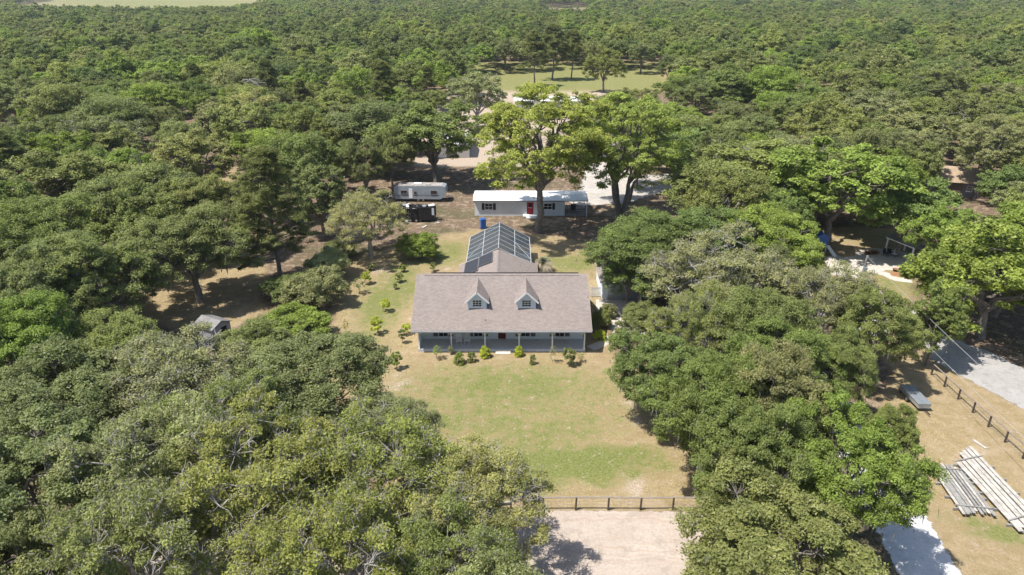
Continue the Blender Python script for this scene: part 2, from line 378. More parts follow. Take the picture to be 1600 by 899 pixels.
def sheet_mat(name, c0, c1, edge_amp, nscale=1.2, tracks=False, fine=(0.8, 1.15)):
    k = NT(name); co = k.coord()
    n1 = k.noise(co, 0.35, 5); n2 = k.noise(co, 4.5, 5, .7); n3 = k.noise(co, 18, 3, .7)
    c = k.mix(k.ramp(n1, 0.3, 0.7), c0, c1)
    if tracks:
        cc = P(1010, 985); vm = k.n('ShaderNodeVectorMath', operation='DISTANCE'); vm.inputs[1].default_value = (cc.x, cc.y - 6, 0.004)
        mp = k.n('ShaderNodeMapping'); mp.inputs['Scale'].default_value = (0.72, 1, 1); mp.inputs['Location'].default_value = (cc.x * 0.28, 0, 0)
        k.l(co, mp.inputs['Vector']); k.l(mp.outputs[0], vm.inputs[0])
        rr = k.n('ShaderNodeCombineXYZ'); k.l(k.math('ADD', vm.outputs['Value'], k.math('MULTIPLY', n1, 2.2)), rr.inputs[0])
        tr = k.noise(rr.outputs[0], 2.1, 7, 0.8)
        c = k.mix(k.math('MULTIPLY', k.ramp(tr, 0.5, 0.62), 0.7), c, (0.34, 0.235, 0.16))
    c = k.mix(k.math('MULTIPLY', k.ramp(n2, .38, .62), 0.55), c, tuple(x * fine[0] for x in c0)); c = k.mix(k.math('MULTIPLY', k.ramp(k.noise(co, 1.1, 6, .7), .5, .62), 0.5), c, tuple(x * .68 for x in c0)); c = k.mix(k.math('MULTIPLY', k.ramp(n3, .5, .8), .4), c, tuple(min(1, x * fine[1]) for x in c1))
    k.l(c, k.b.inputs['Base Color']); k.b.inputs['Roughness'].default_value = 0.95; k.b.inputs['Specular IOR Level'].default_value = 0.15
    k.bump(k.math('ADD', k.math('MULTIPLY', n2, 0.8), k.math('MULTIPLY', n3, .4)), 0.06)
    en = k.noise(co, nscale, 6, 0.7)
    a = k.ramp(k.math('ADD', k.attr('edge'), k.math('MULTIPLY', k.math('SUBTRACT', en, 0.5), edge_amp * 2)), 0.0, 0.06 + edge_amp * 0.12)
    tr_ = k.n('ShaderNodeBsdfTransparent'); mx = k.n('ShaderNodeMixShader'); k.l(a, mx.inputs[0])
    k.l(tr_.outputs[0], mx.inputs[1]); k.l(k.b.outputs[0], mx.inputs[2]); k.l(mx.outputs[0], k.out.inputs[0]); return k.m
def sheet(name, poly, z, m, cell=0.5, margin=1.2):
    p = np.asarray(poly, float); x0, y0 = p.min(0) - margin; x1, y1 = p.max(0) + margin
    xs = np.arange(x0, x1 + cell, cell); ys = np.arange(y0, y1 + cell, cell); X, Y = np.meshgrid(xs, ys)
    D = sdf(poly, X, Y); id_ = np.arange(X.size).reshape(X.shape)
    q = np.stack([id_[:-1, :-1], id_[:-1, 1:], id_[1:, 1:], id_[1:, :-1]], -1).reshape(-1, 4)
    keep = D.ravel()[q].max(1) > -margin; q = q[keep]; used = np.unique(q); mp = np.zeros(X.size, int); mp[used] = np.arange(len(used))
    V = np.stack([X.ravel(), Y.ravel(), np.full(X.size, z)], -1)[used]
    return tag(link(name, npmesh(name, V, mp[q], m, dict(edge=D.ravel()[used]))), kind='structure')
def ribbon(pts, wid):
    pts = [Vector((p.x, p.y)) for p in pts]; L = []; Rr = []
    for i, p in enumerate(pts):
        d = (pts[min(i + 1, len(pts) - 1)] - pts[max(i - 1, 0)]).normalized(); n = Vector((-d.y, d.x))
        ww = wid[i] if hasattr(wid, '__len__') else wid
        L.append(tuple(p + n * ww / 2)); Rr.append(tuple(p - n * ww / 2))
    return L + Rr[::-1]
def smooth_px(pts, n=6):
    out = []
    for i in range(len(pts) - 1):
        p0, p1, p2, p3 = [Vector(pts[min(max(j, 0), len(pts) - 1)]) for j in (i - 1, i, i + 1, i + 2)]
        for t in range(n):
            t /= n; out.append(0.5 * ((2 * p1) + (p2 - p0) * t + (2 * p0 - 5 * p1 + 4 * p2 - p3) * t * t + (3 * p1 - p0 - 3 * p2 + p3) * t ** 3))
    return [P(a.x, a.y) for a in out] + [P(*pts[-1])]
M['sandroad'] = sheet_mat('sandy_road', (0.42, 0.35, 0.295), (0.50, 0.43, 0.37), 0.35, 1.6, True)
M['whitegravel'] = sheet_mat('white_gravel', (0.560, 0.560, 0.560), (0.656, 0.656, 0.648), 0.5, 1.6)
M['greygravel'] = sheet_mat('grey_gravel', (0.33, 0.315, 0.30), (0.42, 0.405, 0.385), 0.7, 0.9)
M['whitesand'] = sheet_mat('white_sand', (0.38, 0.345, 0.305), (0.52, 0.49, 0.455), 1.2, 0.35)
M['slab'] = sheet_mat('pale_concrete_slab', (0.512, 0.464, 0.408), (0.560, 0.520, 0.472), 0.03, 2)
M['mulchbed'] = sheet_mat('mulch_bed', (0.320, 0.168, 0.088), (0.368, 0.208, 0.120), 0.1, 2)
sheet('sandy_road', [(-60, 12), (16, 12), (18, 30), (17, 36), (14, 39.75), (6, 39.9), (-12, 39.8), (-60, 38)], 0.004, M['sandroad'], 0.6)
sheet('driveway', ribbon(smooth_px([(1530, 1000), (1455, 900), (1400, 800), (1340, 700), (1290, 625), (1248, 555), (1185, 527), (1090, 517), (1000, 512), (962, 503)]), 4.2), 0.008, M['whitegravel'], 0.5)
sheet('gravel_road', ribbon(smooth_px([(1900, 740), (1700, 655), (1600, 606), (1510, 560), (1440, 515), (1385, 478), (1340, 452), (1300, 440)]), [7.5] * 20 + [5] * 23), 0.006, M['greygravel'], 0.6)
sheet('sand_lot', gpoly([(880, 312), (905, 296), (915, 262), (925, 250), (960, 250), (990, 275), (1060, 270), (1060, 292), (980, 318), (905, 322)]), 0.007, M['whitesand'], 0.8, 2.4)
sheet('concrete_apron', gpoly([(933, 502), (930, 468), (1010, 468), (1005, 500), (965, 510)]), 0.012, M['slab'], 0.3)
sheet('garden_path', ribbon(smooth_px([(922, 545), (945, 535), (965, 522), (972, 508)]), 1.3), 0.014, M['slab'], 0.2)
def ell(cx, cy, rx, ry, n=28): return [(cx + rx * math.cos(2 * math.pi * i / n), cy + ry * math.sin(2 * math.pi * i / n)) for i in range(n)]
sheet('patio', gpoly([(1287, 404), (1302, 398), (1318, 402), (1334, 400), (1338, 393), (1352, 388), (1372, 388), (1402, 392), (1430, 398), (1432, 424), (1410, 424), (1385, 422), (1372, 428), (1350, 434), (1320, 436), (1296, 428)]), 0.010, M['slab'], 0.4)
sheet('patio_walk', ribbon(smooth_px([(1372, 426), (1385, 429), (1400, 436), (1425, 439)]), 1.6), 0.012, M['slab'], 0.25)
sheet('mulch_bed', gpoly(ell(1362, 395.5, 13, 3.8)), 0.016, M['mulchbed'], 0.25)
sheet('mulch_bed', gpoly(ell(1410, 428, 20, 5.5)), 0.018, M['mulchbed'], 0.25)

# ------------------------------------------------------------------ buildings
def shingle_attrs(o, axis):
    me = o.data; n = len(me.vertices); co = np.empty(n * 3, np.float32); me.vertices.foreach_get('co', co); co = co.reshape(-1, 3)
    u, v = (co[:, 0], co[:, 1] * 1.14) if axis == 'x' else (co[:, 1], co[:, 0] * 1.08)
    for nm, val in (('u', u), ('v', v)):
        a = me.attributes.new(nm, 'FLOAT', 'POINT'); a.data.foreach_set('value', np.ascontiguousarray(val, np.float32))
    return o
def wall_open(x0, x1, z0, z1, y, th, holes, mb=None):
    """front wall in the xz plane with rectangular openings (x0,x1,z0,z1), outer face at y"""
    mb = mb or MB(); xs = sorted({x0, x1, *[h[0] for h in holes], *[h[1] for h in holes]}); zs = sorted({z0, z1, *[h[2] for h in holes], *[h[3] for h in holes]})
    for i in range(len(xs) - 1):
        for j in range(len(zs) - 1):
            cx, cz = (xs[i] + xs[i + 1]) / 2, (zs[j] + zs[j + 1]) / 2
            if any(h[0] < cx < h[1] and h[2] < cz < h[3] for h in holes): continue
            mb.box(xs[i], xs[i + 1], y, y + th, zs[j], zs[j + 1])
    return mb
def window(parent, x0, x1, z0, z1, y, cols=2, rows=2, fr='white', sill=True, bars=0.035):
    """window set into a wall whose outer face is at y; frame, muntins, panes"""
    t = 0.06; m = MB()
    m.box(x0 - t, x1 + t, y - 0.03, y + 0.05, z1, z1 + t); m.box(x0 - t, x1 + t, y - 0.03, y + 0.05, z0 - t, z0)
    m.box(x0 - t, x0, y - 0.03, y + 0.05, z0, z1); m.box(x1, x1 + t, y - 0.03, y + 0.05, z0, z1)
    fo = m.build('window', M[fr], parent)
    b = MB()
    for i in range(1, cols): xx = x0 + (x1 - x0) * i / cols; b.box(xx - bars / 2, xx + bars / 2, y + 0.005, y + 0.035, z0, z1)
    for j in range(1, rows): zz = z0 + (z1 - z0) * j / rows; b.box(x0, x1, y + 0.002, y + 0.032, zz - bars / 2, zz + bars / 2)
    if cols > 1 or rows > 1: b.build('muntins', M[fr], fo)
    for i in range(cols):
        for j in range(rows):
            xa, xb = x0 + (x1 - x0) * i / cols, x0 + (x1 - x0) * (i + 1) / cols; za, zb = z0 + (z1 - z0) * j / rows, z0 + (z1 - z0) * (j + 1) / rows
            MB().box(xa, xb, y + 0.04, y + 0.055, za, zb).build('pane', M['glass'], fo)
    if sill: MB().box(x0 - 0.1, x1 + 0.1, y - 0.09, y - 0.031, z0 - t - 0.05, z0 - t + 0.01).build('sill', M[fr], fo)
    return fo
def shutter(parent, x0, x1, z0, z1, y, m):
    s = MB(); s.box(x0, x0 + .06, y - .04, y - .004, z0, z1).box(x1 - .06, x1, y - .04, y - .004, z0, z1)
    n = 12
    for i in range(n): zc = z0 + (z1 - z0) * (i + .5) / n; s.bar((x0 + .06, y - .025, zc), (x1 - .06, y - .025, zc), 0.03, (z1 - z0) / n * .8, (0, -.5, 1))
    s.box(x0 + .06, x1 - .06, y - .012, y - .004, z0, z1)
    return s.build('shutter', m, parent)

house = empty('farmhouse', (-1.1, 64.0, 0), 0, 'long white farmhouse with brown shingle roof, two dormers and full front porch', 'house')
SL = 0.546; EZ = 2.8; EY = -0.6; RY = 6.1; RZ = EZ + (RY - EY) * SL; HW = 9.48; BY = 12.8
def roof_z(y): return EZ + (y - EY) * SL if y <= RY else RZ - (y - RY) * SL
WX = 8.9
MB().box(-WX, WX, 0, 2.3, 0.05, 0.30).build('porch_floor', M['porch'], house)
fb = MB().box(-WX - .02, WX + .02, -0.03, -0.002, 0.0, 0.27); fb.build('porch_skirt', M['trim'], house)
wins = [(-6.9, -5.95), (-3.05, -2.15), (2.1, 3.05), (5.85, 6.8)]
WT, WB, WY = 2.25, 0.62, 2.3
holes = [(a, b, WB, WT) for a, b in wins] + [(-0.42, 0.42, 0.30, 2.35)]
fw = wall_open(-WX, WX, 0.05, 3.05, WY, 0.15, holes); fw.build('wall', M['siding'], house)
for sx in (-1, 1):   # gable side walls
    x = sx * WX; prof = [(WY + .15, 0.05), (BY - .7, 0.05), (BY - .7, roof_z(BY - .7) - .2), (RY, RZ - .2), (WY + .15, roof_z(WY + .15) - .2)]
    vs = [(x, a, b) for a, b in prof] + [(x - sx * .15, a, b) for a, b in prof]; k = len(prof)
    MB().add(vs, [tuple(range(k)), tuple(range(2 * k - 1, k - 1, -1))] + [(i, i + k, (i + 1) % k + k, (i + 1) % k) for i in range(k)]).build('wall', M['siding'], house)
MB().box(-WX + .15, WX - .15, BY - .85, BY - .7, 0.05, roof_z(BY - .7) - .2).build('wall', M['siding'], house)
MB().box(-WX, -WX + .14, 0.14, WY, 0.30, 2.62).build('porch_end_wall', M['siding'], house)
MB().box(-WX, WX, 0.02, WY, 2.66, 2.70).build('porch_ceiling', M['white'], house)
MB().box(-WX, WX, 0.0, 0.16, 2.42, 2.655).build('porch_beam', M['white'], house)
for a, b in wins:
    window(house, a, b, WB, WT, WY, 2, 3)
    for s_ in ((a - .62, a - .12), (b + .12, b + .62)): shutter(house, s_[0], s_[1], WB, WT, WY, M['shutter'])
d = MB().box(-.42, .42, WY + .03, WY + .08, .30, 2.35); door = d.build('door', M['maroon'], house)
df = MB().box(-.52, -.42, WY - .03, WY + .1, .30, 2.35).box(.42, .52, WY - .03, WY + .1, .30, 2.35).box(-.52, .52, WY - .03, WY + .1, 2.35, 2.45); df.build('door_frame', M['white'], door)
MB().box(-.25, .25, WY + .015, WY + .03, 1.2, 2.15).build('pane', M['glass'], door)
MB().tube([(.34, WY + .03, 1.25), (.34, WY - .04, 1.25)], .03, 8).build('handle', M['galv'], door)
for i, x in enumerate((-8.80, -5.36, -1.77, 1.85, 5.39, 8.80)):
    m = MB().box(x - .07, x + .07, .01, .15, .30, 2.419); p_ = m.build('post', M['white'], house)
    b_ = MB().box(x - .10, x + .10, -.02, .18, .301, .42); b_.build('post_base', M['white'], p_)
    br = MB()
    for s_ in (-1, 1):
        if abs(x) > 8 and s_ * x > 0: continue
        br.bar((x + s_ * .06, .08, 2.02), (x + s_ * .45, .08, 2.40), .05, .07, (0, 1, 0))
    br.build('bracket', M['white'], p_)
st = MB().box(-0.65, .95, -.62, -.035, 0, .10).box(-0.65, .95, -.34, -.034, .1, .2); st.build('step', M['concrete'], house)
# main roof: two slopes, each a slab with its own thickness
for nm, yy0, yy1 in (('front', EY, RY), ('rear', BY, RY)):
    z0, z1 = roof_z(yy0), RZ
    pts = [(-HW, yy0, z0), (HW, yy0, z0), (HW, yy1, z1), (-HW, yy1, z1)]
    if nm == 'rear': pts = pts[::-1]
    r = MB().slab(pts, .12).build('roof_slope', M['shingle'], house); shingle_attrs(r, 'x')
rv = MB()
rv.slab([(-HW + .9, RY - .26, RZ - .142 + .06), (HW - .9, RY - .26, RZ - .142 + .06), (HW - .9, RY, RZ + .06), (-HW + .9, RY, RZ + .06)], .05)
rv.slab([(HW - .9, RY + .26, RZ - .142 + .06), (-HW + .9, RY + .26, RZ - .142 + .06), (-HW + .9, RY, RZ + .06), (HW - .9, RY, RZ + .06)], .05)
shingle_attrs(rv.build('ridge_vent', M['shingle'], house), 'x')
MB().box(-HW + 1.6, HW - 1.0, RY + .03, RY + .12, RZ - .02, RZ + .13).build('ridge_black_bar', M['black'], house)  # thin black bar along the top of the ridge
gt = MB().box(-HW, HW, EY - .09, EY - .004, EZ - .17, EZ - .03); gt.build('gutter', M['gutter'], house)
for sx in (-1, 1):
    rb = MB(); x = sx * (HW + .015)
    rb.bar((x, EY, EZ - .10), (x, RY, RZ - .10), .03, .2, (0, 0, 1)); rb.bar((x, RY, RZ - .10), (x, BY, roof_z(BY) - .10), .03, .2)
    rb.build('rake_board', M['rake'], house)
MB().tube([(-1.75, 0.5, roof_z(.5) - .1), (-1.75, .5, roof_z(.5) + .28)], .05, 8).build('vent_pipe', M['galv'], house)
MB().tube([(4.2, 7.4, roof_z(7.4) - .1), (4.2, 7.4, roof_z(7.4) + .3)], .05, 8).build('vent_pipe', M['galv'], house)
def dormer(xc):
    dz0, yF = 4.2, 1.96; hw = 1.0; ze, za = 5.18, 6.15
    dm = wall_open(xc - hw, xc + hw, dz0 - .25, ze, yF, .1, [(xc - .46, xc + .46, 4.42, 5.14)])
    dm.add([(xc - hw, yF, ze), (xc + hw, yF, ze), (xc, yF, za - .1), (xc - hw, yF + .1, ze), (xc + hw, yF + .1, ze), (xc, yF + .1, za - .1)], [(0, 1, 2), (5, 4, 3)])
    for s_ in (-1, 1):   # cheeks
        x = xc + s_ * hw; yb = EY + (ze - EZ) / SL
        vs = [(x, yF + .1, dz0 - .25), (x, yb, ze - .05), (x, yF + .1, ze)]; vs += [(a - s_ * .1, b, c) for a, b, c in vs]
        dm.add(vs, [(0, 1, 2), (5, 4, 3), (0, 3, 4, 1), (1, 4, 5, 2), (2, 5, 3, 0)])
    do = dm.build('dormer', M['siding'], house)
    window(do, xc - .46, xc + .46, 4.42, 5.14, yF, 3, 3, bars=.035)
    ov = 1.28; zo = ze - (za - ze) / hw * (ov - hw) + .02; yf = yF - .3
    for s_ in (-1, 1):
        yrb = EY + (za + .06 - EZ) / SL; yeb = EY + (zo + .06 - EZ) / SL
        pts = [(xc, yf, za + .05), (xc + s_ * ov, yf, zo + .05), (xc + s_ * ov, yeb + .3, zo + .05), (xc, yrb + .3, za + .05)]
        if s_ < 0: pts = pts[::-1]
        r = MB().slab(pts, .09).build('dormer_roof', M['shingle'], do); shingle_attrs(r, 'y')
        f = MB().bar((xc + s_ * .03, yf - .02, za - .03), (xc + s_ * (ov + .01), yf - .02, zo - .01), .04, .17, (0, 0, 1)); f.build('fascia', M['white'], do)
dormer(-2.63); dormer(2.65)
# rear wing
WXC, WHW, WY1, WEZ, WRZ = -0.65, 5.05, 18.3, 2.6, 4.70
MB().box(WXC - 4.6, WXC + 4.6, BY - .69, WY1 - .5, 0.05, WEZ - .1).build('wing_wall', M['siding'], house)
gv = MB().add([(WXC - 4.6, WY1 - .5, WEZ - .1), (WXC + 4.6, WY1 - .5, WEZ - .1), (WXC, WY1 - .5, WRZ - .2), (WXC - 4.6, WY1 - .6, WEZ - .1), (WXC + 4.6, WY1 - .6, WEZ - .1), (WXC, WY1 - .6, WRZ - .2)], [(2, 1, 0), (3, 4, 5)]); gv.build('wing_gable', M['siding'], house)
for s_ in (-1, 1):
    pts = [(WXC, 8.9, WRZ), (WXC + s_ * WHW * 1.1, 11.6, WEZ - .21), (WXC + s_ * WHW * 1.1, 15.4, WEZ - .21), (WXC + s_ * WHW, WY1, WEZ), (WXC, WY1, WRZ)]
    pts = [(WXC, 8.9, WRZ), (WXC + s_ * WHW, 11.6, WEZ), (WXC + s_ * WHW, WY1, WEZ), (WXC, WY1, WRZ)]
    if s_ < 0: pts = pts[::-1]
    shingle_attrs(MB().slab(pts, .1).build('wing_roof', M['shingle'], house), 'y')
    MB().bar((WXC, WY1 + .02, WRZ - .09), (WXC + s_ * (WHW + .02), WY1 + .02, WEZ - .09), .03, .17).build('fascia', M['white'], house)
rc = MB(); sw = (WRZ - WEZ) / WHW
for s_ in (-1, 1):
    pts = [(WXC, 9.2, WRZ + .03), (WXC + s_ * .18, 9.2, WRZ + .03 - .18 * sw), (WXC + s_ * .18, WY1 + .01, WRZ + .03 - .18 * sw), (WXC, WY1 + .01, WRZ + .03)]
    rc.slab(pts if s_ > 0 else pts[::-1], .02)
shingle_attrs(rc.build('ridge_cap', M['shingle'], house), 'y')
for (xa, xb, ya, yb) in ((-.75, -2.45, 14.6, 17.9), (-2.52, -4.25, 13.6, 17.7)):
    zf = lambda x: WRZ + .14 + (x) * sw
    pts = [(WXC + xa, ya, zf(xa)), (WXC + xa, yb, zf(xa)), (WXC + xb, yb, zf(xb)), (WXC + xb, ya, zf(xb))]
    so = MB().slab(pts, .05).build('solar_panel', M['solar'], house)
    fr = MB()
    for i in range(4): fr.bar(pts[i], pts[(i + 1) % 4], .05, .06)
    fr.build('panel_frame', M['shutter'], so)
# porch things
def rocker(x, y, rz, label):
    t = empty('rocking_chair', (x, y, .30), rz, label, 'chair', 'rocking chairs on the porch')
    MB().box(-.27, .27, -.25, .25, .38, .42).build('seat', M['white'], t)
    bk = MB().box(-.27, .27, .27, .30, 1.02, 1.10)
    bk.build('backrest', M['white'], t)
    for i in range(5): MB().bar((-.2 + i * .1, .24, .42), (-.2 + i * .1, .285, 1.02), .05, .02).build('slat', M['white'], t)
    for s_ in (-1, 1):
        MB().tube([(s_ * .25, -.45, .08), (s_ * .25, -.2, .025), (s_ * .25, .15, .025), (s_ * .25, .5, .1)], .022, 6).build('rocker', M['white'], t)
        MB().box(s_ * .25 - .025, s_ * .25 + .025, -.25, -.20, .03, .62).build('leg', M['white'], t); MB().box(s_ * .25 - .025, s_ * .25 + .025, .21, .26, .03, 1.02).build('leg', M['white'], t)
        MB().box(s_ * .27 - .04, s_ * .27 + .04, -.3, .26, .62, .65).build('armrest', M['white'], t)
rocker(-5.75, 65.2, R(8), 'white rocking chair on the porch, next to the second post'); rocker(-4.85, 65.3, R(-10), 'white rocking chair on the porch, the one closer to the door')

# ------------------------------------------------------------------ screened pool cage behind the wing
cage = empty('pool_cage', (-1.75, 82.6, 0), 0, 'screened pool enclosure with white frame behind the house', 'pool enclosure')
CW, CL, CEZ, CRZ, NB = 4.25, 10.2, 2.6, 4.85, 6
MB().box(-CW, CW, 0, CL, 0.0, .09).build('deck', M['conc_dark'], cage)
zr = lambda x: CRZ - abs(x) / CW * (CRZ - CEZ)
for i in range(NB + 1):
    y = CL * i / NB
    for s_ in (-1, 1): MB().bar((0, y, CRZ), (s_ * CW, y, CEZ), .05, .07).build('rafter', M['frame'], cage); MB().bar((s_ * CW, y, 0.09), (s_ * CW, y, CEZ - .05), .06, .06).build('upright', M['frame'], cage)
for x in (-CW, -CW / 2, 0, CW / 2, CW): MB().bar((x, 0, zr(x) + .015), (x, CL, zr(x) + .015), .06, .06).build('purlin', M['frame'], cage)
for s_ in (-1, 1):
    MB().bar((s_ * .05, CL * 5 / 6, CRZ - .02), (s_ * CW / 2, CL, zr(CW / 2) + .02), .03, .04).build('brace', M['frame'], cage)
    MB().bar((s_ * CW / 2, CL / 2, zr(CW / 2) + .03), (s_ * (CW - .05), CL / 6, CEZ + .06), .03, .04).build('brace', M['frame'], cage)
    MB().bar((s_ * CW, 0, 1.1), (s_ * CW, CL, 1.1), .05, .06).build('rail', M['frame'], cage)
for x in (-CW / 2, 0, CW / 2): MB().bar((x, CL, .09), (x, CL, zr(x)), .05, .05).build('upright', M['frame'], cage)
MB().bar((-CW, CL, CEZ), (CW, CL, CEZ), .06, .08).build('rail', M['frame'], cage)
for i in range(NB):
    ya, yb = CL * i / NB + .02, CL * (i + 1) / NB - .02
    for s_ in (-1, 1):
        for a, b in ((0.03, CW / 2 - .03), (CW / 2 + .03, CW - .03)):
            MB().add([(s_ * a, ya, zr(a)), (s_ * b, ya, zr(b)), (s_ * b, yb, zr(b)), (s_ * a, yb, zr(a))], [(0, 1, 2, 3)]).build('screen_panel', M['screen'], cage)
        MB().add([(s_ * CW, ya, .1), (s_ * CW, yb, .1), (s_ * CW, yb, CEZ), (s_ * CW, ya, CEZ)], [(0, 1, 2, 3)]).build('screen_panel', M['screen'], cage)
MB().add([(-CW, CL - .01, .1), (CW, CL - .01, .1), (CW, CL - .01, CEZ), (0, CL - .01, CRZ), (-CW, CL - .01, CEZ)], [(0, 1, 2, 3, 4)]).build('screen_panel', M['screen'], cage)
def water_mat():
    k = NT('pool_water'); k.b.inputs['Base Color'].default_value = (0.05, 0.16, 0.18, 1); k.b.inputs['Roughness'].default_value = 0.05; return k.m
M['water'] = water_mat()
MB().slab([(x * 2.2, 5 + y * 3.2, .094) for x, y in [(math.cos(a) * (1 + .15 * math.cos(2 * a)), math.sin(a)) for a in np.linspace(0, 2 * math.pi, 25)[:-1]]], .004).build('pool_water', M['water'], cage)

# ------------------------------------------------------------------ mobile home
X0 = P(742, 338).x; X1 = P(882, 338).x
mh = empty('mobile_home', ((X0 + X1) / 2, 110.6, 0), 0, 'long white mobile home with red door, dark shutters and white metal roof', 'mobile home')
ML = (X1 - X0) / 2; MD = 4.6
mholes = [(-ML + 1.75, -ML + 3.0, 1.15, 2.2), (ML - 3.5, ML - 2.2, 1.2, 2.2), (ML - 6.3, ML - 5.35, .35, 2.35)]
mw = wall_open(-ML, ML, .05, 2.75, 0, .12, mholes); mw.box(-ML, -ML + .12, .12, MD, .05, 2.75).box(ML - .12, ML, .12, MD, .05, 2.75).box(-ML, ML, MD, MD + .1, .05, 2.75)
mw.build('wall', M['msiding'], mh)
for a, b, c, d_ in mholes[:2]:
    window(mh, a, b, c, d_, 0, 2, 2); shutter(mh, a - .55, a - .09, c - .06, d_ + .06, 0, M['darkshutter']); shutter(mh, b + .09, b + .55, c - .06, d_ + .06, 0, M['darkshutter'])
a, b, c, d_ = mholes[2]
dr = MB().box(a, b, .03, .07, c, d_).build('door', M['red'], mh)
MB().box(a + .22, b - .22, .015, .03, c + 1.15, d_ - .15).build('pane', M['glass'], dr); MB().box(a + .15, b - .15, .02, .03, c + 1.08, c + 1.14).build('panel_rail', M['white'], dr)
MB().box(a - .08, a, -.02, .08, c, d_ + .08).box(b, b + .08, -.02, .08, c, d_ + .08).box(a, b, -.02, .08, d_, d_ + .08).build('door_frame', M['red'], dr)
MB().box(a - .7, b + .7, -1.0, -.01, .12, .34).box(a - .2, b + .5, -1.35, -1.0, 0, .2).build('landing', M['white'], mh)
MRX = ML + 3.9
for s_ in (0, 1):
    ya, yb, za, zb = (-.35, MD / 2, 2.80, 3.15) if s_ == 0 else (MD / 2, MD + 1.4, 3.15, 2.72)
    MB().slab([(-ML - .25, ya, za), (MRX, ya, za), (MRX, yb, zb), (-ML - .25, yb, zb)], .06).build('roof_sheet', M['wroof'], mh)
    rb = MB(); xx = -ML
    while xx < MRX: rb.bar((xx, ya + .01, za + .012), (xx, yb - .01, zb + .012), .05, .05); xx += .9
    o = rb.build('roof_ribs', M['wroof'], mh)
MB().box(-ML - .26, MRX + .01, -.40, -.352, 2.66, 2.80).build('fascia', M['shutter'], mh)
for x, y in ((MRX - .2, -.2), (MRX - .2, MD - .2), (ML + 1.9, MD - .2)): MB().box(x - .06, x + .06, y - .06, y + .06, 0, 2.74).build('porch_post', M['white'], mh)
MB().box(ML + .02, MRX, .1, MD, .02, .3).build('porch_deck', M['wood_grey'], mh)
for z_ in (.75, 1.2): MB().box(ML + .02, MRX - .27, -.02, .03, z_ - .04, z_ + .04).build('porch_rail', M['post'], mh)
for i in range(10): MB().box(ML + .15 + i * .35, ML + .19 + i * .35, -.01, .02, .3, 1.16).build('baluster', M['post'], mh)
ac = empty('porch_grill', ((X0 + X1) / 2 + ML + 1.6, 112.6, .3), 0, 'dark covered grill on the mobile home porch', 'grill')
MB().box(-.4, .4, -.3, .3, .15, .85).build('cart', M['black'], ac); MB().tube([(-.42, 0, .9), (.42, 0, .9)], .3, 12).build('lid', M['black'], ac)
for s_ in (-1, 1): MB().tube([(s_ * .3, .2, .1), (s_ * .34, .2, .1)], .1, 10).build('wheel', M['tire'], ac)

# ------------------------------------------------------------------ travel trailer, burnt trailer and things around them
def wheel(parent, x, y, r, wdt, axis='x'):
    d = Vector((1, 0, 0)) if axis == 'x' else Vector((0, 1, 0)); c = Vector((x, y, r))
    w_ = MB().tube([c - d * wdt / 2, c - d * wdt * .35, c + d * wdt * .35, c + d * wdt / 2], [r * .93, r, r, r * .93], 18).build('wheel', M['tire'], parent)
    MB().tube([c - d * (wdt / 2 + .012), c + d * (wdt / 2 + .012)], r * .58, 14).build('rim', M['rim'], w_)
tx = P(657, 316)
tt = empty('travel_trailer', (tx.x, tx.y, 0), R(-2), 'white travel trailer with rounded end parked behind the charred trailer', 'trailer')
prof = [(-4.6, .55), (3.6, .55), (4.4, 1.0), (4.75, 1.9), (4.55, 2.75), (4.2, 2.9), (-4.5, 2.9), (-4.7, 2.7)]
MB().prism(prof[::-1], 0, 2.5).build('body', M['camper'], tt); MB().prism([(-4.45, 2.905), (4.1, 2.905), (4.0, 2.99), (-4.3, 2.99)][::-1], .08, 2.42).build('roof', M['oldroof'], tt)
window(tt, 2.0, 2.95, 1.5, 2.1, -.05, 1, 1, 'shutter', False); window(tt, -1.0, -.7, 1.45, 1.95, -.05, 1, 1, 'shutter', False); window(tt, -3.4, -2.4, 1.5, 2.1, -.05, 2, 1, 'shutter', False)
MB().box(-4.6, 3.55, -.012, -.002, 1.18, 1.32).build('stripe', M['shutter'], tt)
MB().box(-2.0, -1.35, -.03, -.002, .7, 2.5).build('door', M['white'], tt)
for xx in (-.4, .5): wheel(tt, xx, .2, .34, .2, 'y'); wheel(tt, xx, 2.3, .34, .2, 'y')
MB().bar((4.3, .5, .5), (5.9, 1.25, .5), .08, .1).bar((4.3, 2.0, .5), (5.9, 1.25, .5), .08, .1).build('hitch', M['black'], tt)
MB().tube([(5.1, 1.25, .55), (5.1, 1.25, .62), (5.1, 1.25, 1.0), (5.1, 1.25, 1.1)], [.12, .17, .17, .08], 12).build('propane_tank', M['white'], tt)
MB().tube([(5.6, 1.25, 0.0), (5.6, 1.25, 1.0)], .04, 8).build('jack', M['black'], tt)
MB().box(-1.2, .2, .8, 1.6, 2.995, 3.18).build('roof_unit', M['white'], tt)
bx_ = P(646, 348)
bt = empty('burnt_trailer', (bx_.x, bx_.y, 0), R(-1), 'charred black camper shell with collapsed pale roof debris', 'trailer')
rnd = random.Random(5)
MB().box(-3.5, 3.5, 0, .1, .45, 2.6).box(-3.5, 3.5, 2.4, 2.5, .45, 2.3).box(-3.5, -3.4, .1, 2.4, .45, 2.4).build('body', M['char'], bt)
MB().box(-3.5, 3.5, .1, 2.4, .45, .6).build('floor', M['char'], bt)
MB().box(3.1, 3.5, -.02, -.005, 1.3, 2.5).build('end_panel', M['trim'], bt)
for i in range(9): MB().box(-3.4 + i * .8, -3.33 + i * .8, -.04, -.004, .5, 2.55).build('rib', M['char'], bt)
